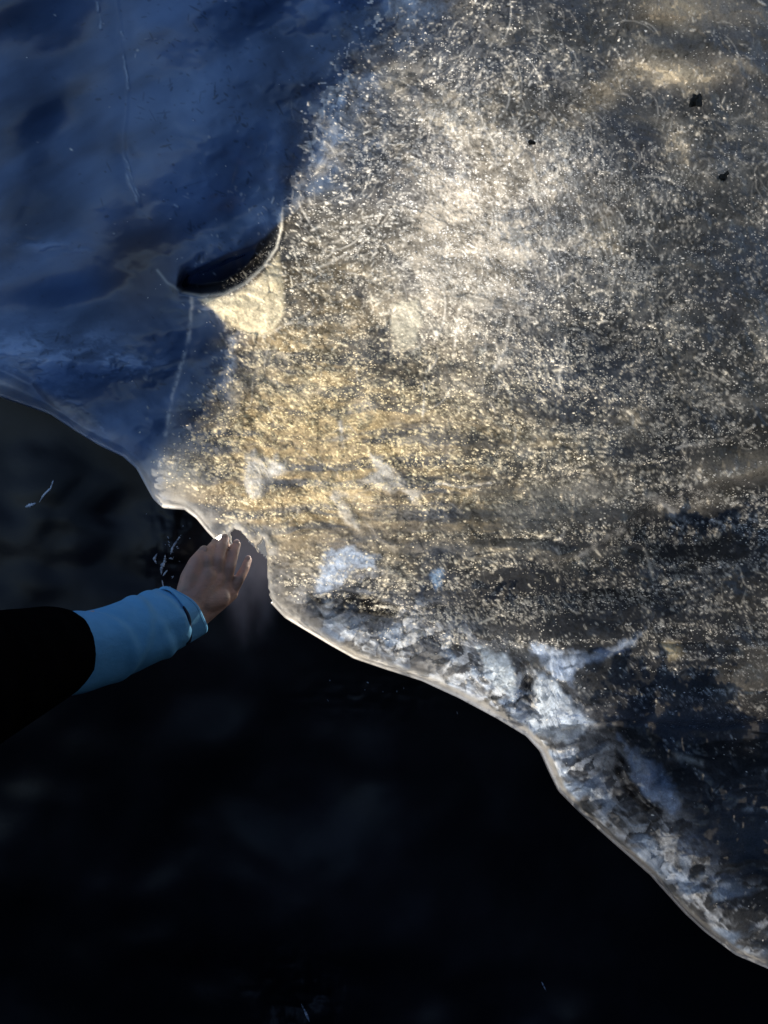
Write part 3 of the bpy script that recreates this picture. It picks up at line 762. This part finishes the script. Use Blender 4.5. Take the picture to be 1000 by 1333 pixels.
dark_r = np.clip(1.15 * blob(Ps, Qs, 960, 1080, 240, 140) + 0.9 * blob(Ps, Qs, 840, 900, 110, 55) + 0.85 * blob(Ps, Qs, 930, 700, 110, 42) + 0.8 * blob(Ps, Qs, 960, 985, 160, 40) + 0.9 * blob(Ps, Qs, 880, 1170, 160, 100) + 0.6 * blob(Ps, Qs, 640, 780, 120, 26)
                 + 0.7 * blob(Ps, Qs, 455, 786, 60, 18), 0, 1)
dark_r = dark_r * sstep(10, 90, (lip(Ps) - Qs) * 0.72)
cov = cov + 0.55 * dark_r - 0.5 * sstep(95, 20, (lip(Ps) - Qs) * 0.72) * sstep(420, 700, Ps)
for (nm, lb, pts, c, h) in INC:
    cov = cov - (0.7 if nm != 'clear_patch' else 0.6) * sstep(5, -4, pgsd(Ps, Qs, pts))
cov = np.clip(cov, 0.0, 0.95)
cov = np.maximum(cov, cov_b)
nz = fbm(Ps / 7.5, Qs / 5.5, 3, 171, 0.7)
nz = sstep(0.12, 0.88, nz); nz = sstep(0.05, 0.95, nz)
Tk = cov - (0.5 + (nz - 0.5) * (1 - 0.45 * sstep(0.05, 0.4, cov_b))) + 0.5
Tk = np.where(cov > 0.985, 1.0, Tk)
Tk = np.maximum(Tk, sstep(4, -4, pgsd(Ps, Qs, POCK2)))
nrb, nub = Pb.shape
ib = np.arange(nrb * nub).reshape(nrb, nub)
fb = np.stack([ib[:-1, :-1], ib[1:, :-1], ib[1:, 1:], ib[:-1, 1:]], -1).reshape(-1, 4)
Tf = Tk.reshape(-1)[fb].mean(1)
vb = Vb.reshape(-1, 3)
fzb = np.abs(vb[fb[:, 0]] - vb[fb[:, 1]]).sum(1) > 1e-6
Cf = np.maximum(cov_b + 0.5 * (fbm(Ps / 14, Qs / 14, 3, 181) - 0.5), 0.8 * dark_r + 0.9 * (fbm(Ps / 46, Qs / 24, 4, 182) - 0.5) + 0.9 * (fbm(Ps / 8, Qs / 6, 2, 183) - 0.5)).reshape(-1)[fb].mean(1)
blocker = sub_faces('sun_blocker', vb, fb, (Tf > 0.5) & fzb & (Cf > 0.55), {}, M_BLOCKER, ice_wall)
dimmer = sub_faces('sun_dimmer', vb, fb, (Tf > 0.5) & fzb & (Cf <= 0.55), {}, M_DIMMER, ice_wall)

# ------------------------------------------------------------------ black ice below the lip
us2 = np.concatenate([np.linspace(-1100, -30, 40, endpoint=False), np.linspace(-30, 1030, 330, endpoint=False), np.linspace(1030, 1900, 40)])
vs2 = np.concatenate([np.linspace(80, 430, 24, endpoint=False), np.linspace(430, 1340, 300, endpoint=False), np.linspace(1340, 2500, 50)])
P2, Q2 = np.meshgrid(us2, vs2)
xs_ = np.linspace(-1300, 2100, 1700); k_ = np.exp(-(np.arange(-60, 61) / 28.0) ** 2); k_ /= k_.sum()
lips = np.convolve(np.pad(lip(xs_), 60, 'edge'), k_, 'valid')
dl2 = (Q2 - np.interp(P2, xs_, lips)) * 0.72
reflection_tint = np.clip(sstep(10, -16, pgsd(P2, Q2, [(286, 680), (356, 680), (360, 780), (352, 850), (326, 870), (300, 850), (292, 760)])) * sstep(850, 735, Q2 + 40 * (fbm(P2 / 20, Q2 / 40, 3, 232) - 0.5)) + 0.03 * blob(P2, Q2, 590, 1170, 190, 60, 20) + 0.03 * blob(P2, Q2, 50, 545, 80, 26) + 0.03 * blob(P2, Q2, 560, 960, 120, 50) + 0.03 * blob(P2, Q2, 20, 690, 26, 50), 0, 1) * (0.4 + 1.2 * fbm(P2 / 40, Q2 / 60, 4, 231))  # hand's reflection and fainter reflections painted as paler ice
y2 = 1.385 + 0.10 * ((P2 - 420) / 700) ** 2 + 0.05 * sstep(700, 1300, Q2)
y2 -= 0.11 * sstep(20, 330, dl2)
y2 += 0.06 * (fbm(P2 / 260, Q2 / 200, 3, 201) - 0.5) * sstep(-10, 120, dl2)
y2 += 0.012 * (fbm((P2 + Q2) / 170, (Q2 - P2) / 110, 2, 203) - 0.5) * sstep(10, 60, dl2)
def ridge_line(pts, w, h):
    return -h * np.exp(-(pldist(P2, Q2, pts) / w) ** 2)
y2 += blob(P2, Q2, 110, 670, 150, 110) * 0.03 * (fbm(P2 / 75, Q2 / 60, 2, 211) - 0.5) * sstep(5, 40, dl2)
y2 += 0.03 * (fbm(P2 / 120, Q2 / 90, 2, 212) - 0.5) * sstep(20, 120, dl2)
y2 -= 0.030 * blob(P2, Q2, 215, 712, 34, 46, 20) + 0.02 * blob(P2, Q2, 60, 640, 40, 60, 30)
y2 += blob(P2, Q2, 216, 728, 26, 34) * 0.012 * (ridged(P2 / 22, Q2 / 30, 3, 207) - 0.5) * 2
y2 += blob(P2, Q2, 235, 680, 40, 26) * 0.006 * (ridged(P2 / 16, Q2 / 20, 3, 208) - 0.5) * 2
y2 += blob(P2, Q2, 500, 905, 90, 22) * 0.005 * (ridged(P2 / 22, Q2 / 15, 3, 209) - 0.5) * 2
y2 += blob(P2, Q2, 390, 1300, 60, 60) * 0.012 * (ridged(P2 / 30, Q2 / 40, 3, 210) - 0.5) * 2
V2 = np.stack([(P2 - 500) / F * y2, y2, CAMZ + (666.5 - Q2) / F * y2], -1)
V2[-1, :, 2] = -0.3
n2r, n2c = P2.shape
i2 = np.arange(n2r * n2c).reshape(n2r, n2c)
f2 = np.stack([i2[:-1, :-1], i2[1:, :-1], i2[1:, 1:], i2[:-1, 1:]], -1).reshape(-1, 4)
keep = (dl2.reshape(-1)[f2].max(1) > -28)
black_ice = sub_faces('black_ice_wall', V2.reshape(-1, 3), f2, keep, {'reflection_tint': reflection_tint.reshape(-1)}, M_BLACK_ICE, None)
tag(black_ice, 'smooth black ice below the pale lip', None, kind='structure')

# pale strips and specks modelled in place of glints on the black ice
M_GLINT = principled('painted_glint', (0.30, 0.36, 0.48), 0.35, 0.5, noise=(90, (0.12, 0.15, 0.22), 0.4, 0.65), bump=[(200, 0.4, 0.001, (1, 1, 1))])
def by2(px, py):
    i = int(np.argmin(np.abs(vs2 - py))); j = int(np.argmin(np.abs(us2 - px)))
    return float(y2[i, j])
def glint(pts, w, label=None):
    pts = [np.array(p, float) for p in pts]
    ns = 10 * (len(pts) - 1)
    path = []
    for k in range(ns + 1):
        t = k / ns * (len(pts) - 1); i = min(int(t), len(pts) - 2); f = t - i
        path.append(pts[i] * (1 - f) + pts[i + 1] * f)
    vs = []; fs = []; na = 6
    for k, q in enumerate(path):
        y = by2(*q); c = np.array(W(q[0], q[1], y))
        d = path[min(k + 1, ns)] - path[max(k - 1, 0)]; d = d / (np.hypot(*d) + 1e-6)
        r = w * (math.sin(math.pi * (k + 0.15) / (ns + 0.3)) ** 0.6) * (0.55 + 0.9 * float(vnoise(np.array([k * 0.7 + w * 977]), np.array([pts[0][0]]), 7)[0])) / F * y
        nx = np.array([-d[1], 0, -d[0]])
        for a in range(na):
            an = 2 * math.pi * a / na
            vs.append(c + nx * math.cos(an) * r + np.array([0, 1, 0]) * math.sin(an) * r * 0.7)
    for k in range(ns):
        for a in range(na):
            fs.append((k * na + a, k * na + (a + 1) % na, (k + 1) * na + (a + 1) % na, (k + 1) * na + a))
    o = mesh_obj('glint_strip', vs, fs, M_GLINT, black_ice)
    if label: o['label'] = label
glint([(33, 660), (40, 658), (47, 655)], 2.6, 'bright curved glint strip near the left edge')
glint([(51, 654), (57, 645), (66, 636), (70, 624)], 1.5)
glint([(204, 734), (201, 728), (205, 720)], 1.6, 'pale glint strip left of the hand')
glint([(210, 748), (211, 738), (215, 730), (215, 722)], 2.4)
glint([(222, 722), (225, 712), (232, 702), (236, 696)], 1.4)
glint([(220, 727), (226, 726)], 1.5)
glint([(212, 750), (218, 742)], 1.1)
glint([(211, 755), (214, 768)], 0.9)
glint([(392, 1306), (398, 1318), (403, 1330)], 1.4, 'faint glint strip at the bottom')
glint([(705, 1278), (711, 1290)], 1.2)
rv = np.random.default_rng(77)
for k in range(24):
    cx, cy, sx, sy = [(500, 900, 60, 10), (240, 690, 22, 18), (222, 725, 12, 22)][k % 3]
    x0 = rv.normal(cx, sx); y0 = rv.normal(cy, sy)
    if y0 < lip(x0) + 9: y0 = lip(x0) + 9 + rv.uniform(0, 14)
    an = rv.uniform(0, 6.3); l_ = rv.uniform(1.5, 5)
    glint([(x0, y0), (x0 + l_ * math.cos(an), y0 + l_ * math.sin(an))], rv.uniform(0.35, 0.8))

# ------------------------------------------------------------------ cave shell round the viewer, open to the sky behind on the left
nth, nph = 120, 70
th = np.linspace(0, 2 * np.pi, nth + 1); ph = np.linspace(-0.5 * np.pi, 0.5 * np.pi, nph + 1)
TH, PH = np.meshgrid(th, ph)
dx, dy, dz = np.cos(PH) * np.cos(TH), np.cos(PH) * np.sin(TH), np.sin(PH)
rn = 1 + 0.16 * (fbm(dx * 2.2 + 5, dz * 2.2 + dy * 1.3, 4, 301) - 0.5) + 0.08 * (fbm(dy * 6 + 9, dz * 6 + dx * 5, 3, 302) - 0.5)
rn[:, -1] = rn[:, 0]
SV = np.stack([2.3 * dx * rn, -0.6 + 2.7 * dy * rn, 1.2 + 1.95 * dz * rn], -1)
mouth = Vector((-0.60, -0.08, 0.79)).normalized()
cm = dx * mouth.x + dy * mouth.y + dz * mouth.z + 0.12 * (fbm(TH * 3, PH * 4, 3, 303) - 0.5)
it = np.arange((nth + 1) * (nph + 1)).reshape(nph + 1, nth + 1)
ft = np.stack([it[:-1, :-1], it[1:, :-1], it[1:, 1:], it[:-1, 1:]], -1).reshape(-1, 4)
yc = SV[..., 1].reshape(-1)[ft].max(1); cmf = cm.reshape(-1)[ft].mean(1)
cave = sub_faces('cave_wall', SV.reshape(-1, 3), ft, (cmf < 0.52) & (yc < np.where((SV[..., 2].reshape(-1)[ft].max(1) < 0.95) | (SV[..., 0].reshape(-1)[ft].max(1) < -0.9), 1.55, 1.12)), {}, M_CAVE, None)
tag(cave, 'dark rounded cave wall around the viewer', None, kind='structure')

g = 40
gx, gy = np.meshgrid(np.linspace(-1, 1, g), np.linspace(-1, 1, g))
gx = np.sign(gx) * np.abs(gx) ** 3 * 600; gy = np.sign(gy) * np.abs(gy) ** 3 * 600
gz = 0.05 * (fbm(gx / 1.3, gy / 1.3, 3, 401) - 0.5) - 0.03
ig = np.arange(g * g).reshape(g, g)
fgd = np.stack([ig[:-1, :-1], ig[:-1, 1:], ig[1:, 1:], ig[1:, :-1]], -1).reshape(-1, 4)
ground = mesh_obj('ground', np.stack([gx, gy, gz], -1).reshape(-1, 3), fgd, M_GRAVEL)
tag(ground, 'dark gravel floor', None, kind='structure')

# ------------------------------------------------------------------ stones frozen into the wall
def wall_y(px, py):
    j = int(np.argmin(np.abs(us - px)))
    i = int(np.argmin(np.abs(Q[:, j] - py)))
    return float(D[i, j])

def stone(px, py, rx, rz, rot, label, seed):
    y = wall_y(px, py)
    bm = bmesh.new()
    bmesh.ops.create_icosphere(bm, subdivisions=3, radius=1.0)
    r = np.random.default_rng(seed)
    off = r.uniform(-50, 50, 3)
    for v in bm.verts:
        n = float(fbm(np.array([v.co.x * 1.4 + off[0]]), np.array([v.co.z * 1.4 + v.co.y + off[1]]), 4, seed)[0])
        v.co *= 0.15 + 1.9 * n * n + 0.3 * n
        v.co.x *= rx / F * y; v.co.z *= rz / F * y; v.co.y *= 0.5 * (rx + rz) / 2 / F * y
    bmesh.ops.rotate(bm, verts=bm.verts, matrix=Matrix.Rotation(math.radians(rot), 3, 'Y'))
    me = bpy.data.meshes.new('embedded_stone'); bm.to_mesh(me); bm.free()
    me.materials.append(M_STONE)
    o = bpy.data.objects.new('embedded_stone', me); COL.objects.link(o)
    o.location = W(px, py, y - 0.0015)
    tag(o, label, 'stone', 'dark stones frozen into the ice wall')
stone(943, 230, 7.5, 5, 10, 'small black stone in grey ice near the right edge', 1)
stone(908, 131, 10, 8, -50, 'largest dark stone, ragged, in grey ice at upper right', 2)
stone(692, 185, 5, 3.5, 20, 'tiny black stone above the bright cream haze', 3)

# ------------------------------------------------------------------ person
def capsules(segs, extra=None, voxel=0.004, smooth=4, name='body', mat=None, parent=None):
    """tapered round limbs fused into one continuous surface"""
    bm = bmesh.new()
    for (a, ra, b, rb) in segs:
        a = Vector(a); b = Vector(b)
        d = b - a; L_ = max(d.length, 1e-5)
        q = d.to_track_quat('Z', 'Y').to_matrix() if d.length > 1e-5 else Matrix.Identity(3)
        rings = []
        ns = 16
        prof = [(-math.cos(t) * ra, math.sin(t) * ra) for t in np.linspace(0.05, math.pi / 2, 6)]
        prof += [(L_ + math.sin(t) * rb, math.cos(t) * rb) for t in np.linspace(0, math.pi / 2 - 0.05, 6)]
        for (h, r) in prof:
            rings.append([bm.verts.new(a + q @ Vector((r * math.cos(2 * math.pi * k / ns), r * math.sin(2 * math.pi * k / ns), h))) for k in range(ns)])
        for r0, r1 in zip(rings[:-1], rings[1:]):
            for k in range(ns):
                bm.faces.new((r0[k], r0[(k + 1) % ns], r1[(k + 1) % ns], r1[k]))
        bm.faces.new(list(reversed(rings[0]))); bm.faces.new(rings[-1])
    for (c, rad, rot) in (extra or []):                     # ellipsoids
        m = Matrix.Translation(Vector(c)) @ rot.to_4x4() @ Matrix.Diagonal((*rad, 1))
        bmesh.ops.create_uvsphere(bm, u_segments=24, v_segments=16, radius=1.0, matrix=m)
    me = bpy.data.meshes.new(name); bm.to_mesh(me); bm.free()
    o = bpy.data.objects.new(name, me); COL.objects.link(o)
    rm = o.modifiers.new('fuse', 'REMESH'); rm.mode = 'VOXEL'; rm.voxel_size = voxel; rm.use_smooth_shade = True
    sm = o.modifiers.new('soft', 'SMOOTH'); sm.factor = 0.5; sm.iterations = smooth
    dg = bpy.context.evaluated_depsgraph_get()
    me2 = bpy.data.meshes.new_from_object(o.evaluated_get(dg))
    o.modifiers.clear(); o.data = me2; bpy.data.meshes.remove(me)
    me2.name = name
    me2.materials.clear(); me2.materials.append(mat)
    me2.polygons.foreach_set('use_smooth', np.ones(len(me2.polygons), bool))
    if parent: adopt(o, parent)
    return o

person = bpy.data.objects.new('person', None); COL.objects.link(person)
person.location = (-0.62, 0.66, 0.0)
tag(person, 'person in black at left edge reaching a blue sleeved arm to the ice', 'person')
I3 = Matrix.Identity(3)
HY = wall_y(292, 690)                                   # distance of the ice under the fingers
def H(px, py, dy):                                      # a point of the hand, dy in front of the ice
    return W(px, py, HY - dy)
bx, by = -0.62, 0.66
shoulder = Vector((bx + 0.17, by + 0.02, 1.32))
elbow = W(58, 853, 0.94)
wrist = H(240, 794, 0.10)
headc = Vector((bx + 0.035, by + 0.13, 1.535))
segs = [
    # forearm, upper arm
    (shoulder, 0.055, elbow, 0.043), (elbow, 0.043, wrist, 0.027),
    # palm
    (wrist, 0.024, H(268, 750, 0.072), 0.0170), (wrist, 0.025, H(280, 754, 0.056), 0.0165), (W(248, 802, HY - 0.090), 0.022, H(290, 762, 0.042), 0.0155), (W(252, 806, HY - 0.082), 0.020, H(299, 772, 0.030), 0.0140),
    (H(268, 752, .070), 0.016, H(298, 772, .032), 0.014), (H(262, 784, .078), 0.021, H(284, 778, .054), 0.019),
    # thumb
    (H(243, 780, 0.094), 0.019, H(247, 752, 0.090), 0.0145), (H(247, 752, 0.090), 0.0145, H(255, 733, 0.080), 0.0120), (H(255, 733, 0.080), 0.0120, H(265, 719, 0.060), 0.0095),
]
FING = {'index': [(267, 750, .072), (269, 729, .070), (274, 716, .046), (280, 708, .018)],
        'middle': [(280, 754, .056), (284, 729, .058), (289, 713, .036), (293, 702, .010)],
        'ring': [(291, 762, .042), (299, 738, .045), (304, 721, .027), (308, 709, .006)],
        'little': [(300, 772, .030), (312, 753, .032), (319, 740, .018), (323, 729, .004)]}
FR = {'index': (0.0122, 0.0100, 0.0088, 0.0074), 'middle': (0.0125, 0.0102, 0.0090, 0.0075), 'ring': (0.0120, 0.0098, 0.0087, 0.0073), 'little': (0.0108, 0.0086, 0.0077, 0.0066)}
for k, js in FING.items():
    pts = [H(*j) for j in js]
    for i in range(3):
        segs.append((pts[i], FR[k][i], pts[i + 1], FR[k][i + 1]))
# trunk, neck, head, other arm, legs
segs += [((bx, by, 0.95), 0.13, (bx, by + 0.01, 1.22), 0.12), ((bx, by + 0.02, 1.30), 0.07, shoulder, 0.055), ((bx, by + 0.02, 1.30), 0.07, (bx - 0.17, by + 0.02, 1.32), 0.055),
         ((bx, by + 0.02, 1.28), 0.058, (bx + 0.02, by + 0.08, 1.44), 0.05),
         ((bx - 0.17, by + 0.02, 1.32), 0.052, (bx - 0.24, by - 0.02, 1.04), 0.042), ((bx - 0.24, by - 0.02, 1.04), 0.042, (bx - 0.20, by + 0.12, 0.86), 0.028),
         ((bx - 0.20, by + 0.12, 0.86), 0.03, (bx - 0.19, by + 0.16, 0.79), 0.022)]
for q in range(4):
    fx = bx - 0.215 + q * 0.018
    segs.append(((fx, by + 0.165, 0.785), 0.0095, (fx + 0.006, by + 0.19, 0.745), 0.0085))
    segs.append(((fx + 0.006, by + 0.19, 0.745), 0.0085, (fx + 0.012, by + 0.185, 0.715), 0.007))
segs.append(((bx - 0.175, by + 0.14, 0.82), 0.012, (bx - 0.150, by + 0.18, 0.775), 0.009))
for s_ in (-1, 1):
    segs += [((bx + 0.09 * s_, by, 0.92), 0.085, (bx + 0.10 * s_, by + 0.015, 0.49), 0.058), ((bx + 0.10 * s_, by + 0.015, 0.49), 0.058, (bx + 0.10 * s_, by - 0.02, 0.10), 0.038),
             ((bx + 0.10 * s_, by - 0.02, 0.06), 0.04, (bx + 0.115 * s_, by + 0.14, 0.035), 0.033)]
hrot = Matrix.Rotation(math.radians(-38), 3, 'Z')
def hp(x, y, z):
    return headc + hrot @ Vector((x, y, z))
ell = [(headc, (0.074, 0.092, 0.112), hrot), (hp(0, 0.035, -0.06), (0.055, 0.06, 0.055), hrot), (hp(0, 0.095, -0.012), (0.013, 0.020, 0.022), hrot), (hp(0, 0.088, 0.012), (0.010, 0.012, 0.026), hrot),
       (hp(0.076, -0.005, -0.01), (0.010, 0.018, 0.030), hrot), (hp(-0.076, -0.005, -0.01), (0.010, 0.018, 0.030), hrot),
       (hp(0, 0.085, -0.052), (0.026, 0.010, 0.006), hrot), (hp(0, 0.083, -0.064), (0.023, 0.011, 0.006), hrot), (hp(0, 0.075, -0.092), (0.022, 0.020, 0.016), hrot), (hp(0, 0.082, 0.032), (0.05, 0.014, 0.010), hrot)]
body = capsules(segs, ell, 0.0026, 2, 'body', M_SKIN, person)
def nail(a, b, r):
    d = (b - a).normalized(); v = Vector((0, -1, 0.25)); v = (v - d * v.dot(d)).normalized(); w_ = d.cross(v)
    m = Matrix((w_, d, v)).transposed().to_4x4(); m.translation = b - d * r * 0.1 + v * r * 0.86
    bm = bmesh.new(); bmesh.ops.create_uvsphere(bm, u_segments=14, v_segments=8, radius=1.0, matrix=m @ Matrix.Diagonal((r * 0.72, r * 0.95, r * 0.22, 1)))
    me = bpy.data.meshes.new('nail'); bm.to_mesh(me); bm.free(); me.materials.append(M_NAIL)
    for p_ in me.polygons: p_.use_smooth = True
    o = bpy.data.objects.new('nail', me); COL.objects.link(o); adopt(o, person)
nail(H(255, 733, 0.080), H(265, 719, 0.060), 0.0092)
for k in ('index', 'middle', 'ring', 'little'):
    nail(H(*FING[k][2]), H(*FING[k][3]), FR[k][3])
for s_ in (-1, 1):
    bm = bmesh.new(); bmesh.ops.create_uvsphere(bm, u_segments=16, v_segments=10, radius=0.0125, matrix=Matrix.Translation(hp(0.031 * s_, 0.073, 0.008)))
    me = bpy.data.meshes.new('eye'); bm.to_mesh(me); bm.free(); me.materials.append(M_EYE)
    e = bpy.data.objects.new('eye', me); COL.objects.link(e); adopt(e, person)
# knitted cap, coat, trousers, boots
cap = capsules([], [(hp(0, -0.012, 0.045), (0.086, 0.098, 0.090), hrot), (hp(0, -0.03, 0.01), (0.083, 0.080, 0.085), hrot)], 0.006, 2, 'knitted_cap', M_HAIR, person)
coat = capsules([((bx - 0.04, by, 0.84), 0.165, (bx - 0.04, by, 1.20), 0.165), ((bx + 0.05, by, 0.84), 0.165, (bx + 0.05, by, 1.18), 0.16), ((bx, by + 0.02, 1.30), 0.105, shoulder, 0.085),
                 ((bx, by + 0.02, 1.30), 0.105, (bx - 0.17, by + 0.02, 1.32), 0.085), (shoulder, 0.085, shoulder.lerp(elbow, 1.03), 0.060),
                 ((bx - 0.17, by + 0.02, 1.32), 0.078, (bx - 0.24, by - 0.02, 1.04), 0.066), ((bx - 0.24, by - 0.02, 1.04), 0.066, (bx - 0.205, by + 0.11, 0.875), 0.05),
                 ((bx, by + 0.03, 1.30), 0.085, (bx + 0.012, by + 0.06, 1.40), 0.075)], None, 0.008, 3, 'coat', M_COAT, person)
trousers = capsules([((bx + 0.085 * s_, by, 0.90), 0.125, (bx + 0.10 * s_, by + 0.015, 0.49), 0.085) for s_ in (-1, 1)] + [((bx + 0.10 * s_, by + 0.015, 0.49), 0.085, (bx + 0.10 * s_, by - 0.02, 0.14), 0.072) for s_ in (-1, 1)],
                    None, 0.010, 3, 'trousers', M_COAT, person)
for s_ in (-1, 1):
    capsules([((bx + 0.10 * s_, by - 0.02, 0.20), 0.062, (bx + 0.10 * s_, by - 0.02, 0.055), 0.056), ((bx + 0.10 * s_, by - 0.05, 0.05), 0.050, (bx + 0.118 * s_, by + 0.17, 0.046), 0.046)], None, 0.008, 2, 'boot', M_HAIR, person)

# blue sleeve, a loose tube with folds that ends in a separate cuff
def sleeve_frame(t):
    A = elbow.lerp(wrist, -0.04); B = wrist + (wrist - elbow).normalized() * 0.012
    c = A.lerp(B, t) + Vector((0, 0, -0.012 * math.sin(math.pi * t)))
    ax = (B - A).normalized()
    up = (Vector((0, 0, 1)) - ax * ax.z).normalized()
    sd_ = ax.cross(up).normalized()
    return c, ax, up, sd_

def tube(name, t0, t1, nt_, rfun, mat, parent, shear=0.0, thick=0.0022, gap=None):
    na = 96
    vs = []; fs = []
    for i in range(nt_ + 1):
        t = t0 + (t1 - t0) * i / nt_
        c, ax, up, sd_ = sleeve_frame(t)
        for k in range(na):
            a = 2 * math.pi * k / na
            r = rfun(t, a)
            vs.append(c + up * (math.cos(a) * r * 1.04) + sd_ * (math.sin(a) * r) + ax * (shear * math.cos(a) * ((i / nt_) if shear else 0)))
    for i in range(nt_):
        for k in range(na):
            fs.append((i * na + k, i * na + (k + 1) % na, (i + 1) * na + (k + 1) % na, (i + 1) * na + k))
    o = mesh_obj(name, [tuple(v) for v in vs], fs, mat, parent)
    so = o.modifiers.new('thickness', 'SOLIDIFY'); so.thickness = thick; so.offset = 1
    return o

def r_sleeve(t, a):
    r = 0.0475 - 0.0030 * t
    n = float(fbm(np.array([t * 2.6 + 0.8 * math.sin(a)]), np.array([1.1 * math.cos(a) + 4]), 2, 501)[0]) - 0.5
    r += 0.010 * n
    for t0, sl, ph_, am in [(0.30, 0.10, 0.4, 0.0040), (0.52, -0.12, 1.2, 0.0035), (0.68, 0.09, 2.4, 0.0045), (0.80, 0.05, 1.9, 0.0040)]:
        u = t - t0 - sl * math.sin(a - ph_)
        r += 0.5 * am * (math.exp(-(u / 0.035) ** 2) - 0.8 * math.exp(-((u - 0.06) / 0.04) ** 2)) * (0.35 + 0.65 * math.cos((a - ph_) / 2) ** 2)
    r -= 0.008 * float(sstep(0.72, 0.86, np.array(t))) * (0.6 + 0.4 * math.cos(a - 2.4))
    return r
def r_cuff(t, a):
    r = 0.0425 + 0.002 * math.sin(2 * a + 0.7) - 0.02 * (t - 0.80)
    return r + 0.0015 * math.sin(5 * a + 9 * t)
sleeve = tube('sleeve', 0.0, 0.85, 70, r_sleeve, M_SLEEVE, person, shear=-0.012)
cuff = tube('cuff', 0.80, 0.935, 16, r_cuff, M_SLEEVE, person, shear=-0.030)

def arc(name, t0, t1, a0, a1, lift, mat):
    vs = []; fs = []; n_ = 24
    for k in range(n_ + 1):
        f = k / n_; a = math.radians(a0 + (a1 - a0) * f)
        half = (t1 - t0) / 2 * math.sin(math.pi * (0.06 + 0.9 * f)) ** 0.5
        for t in ((t0 + t1) / 2 - half, (t0 + t1) / 2 + half):
            t += 0.05 * (f - 0.5)
            c, ax, up, sd_ = sleeve_frame(t)
            r = r_cuff(t, a) + 0.0022 + lift
            vs.append(c + up * (math.cos(a) * r * 1.04) + sd_ * (math.sin(a) * r) + ax * (-0.030 * math.cos(a) * (t - 0.80) / 0.135))
    for k in range(n_): fs.append((2 * k, 2 * k + 1, 2 * k + 3, 2 * k + 2))
    o = mesh_obj(name, [tuple(v) for v in vs], fs, mat, cuff)
    so = o.modifiers.new('thickness', 'SOLIDIFY'); so.thickness = 0.0012; so.offset = 1
M_GAP_SHADE = principled('navy_gap_shade', (0.006, 0.012, 0.03), 0.8, 0.1, bump=[(900, 0.4, 0.0006, (1, 1, 1))])
M_HEM = principled('blue_stitch', (0.05, 0.18, 0.36), 0.8, 0.1)
arc('cuff_gap_shade', 0.800, 0.835, 58, 150, 0.0004, M_GAP_SHADE)  # dark strip added for the shaded gap between cuff and sleeve
arc('hem_seam', 0.905, 0.911, -60, 170, 0.0003, M_HEM)
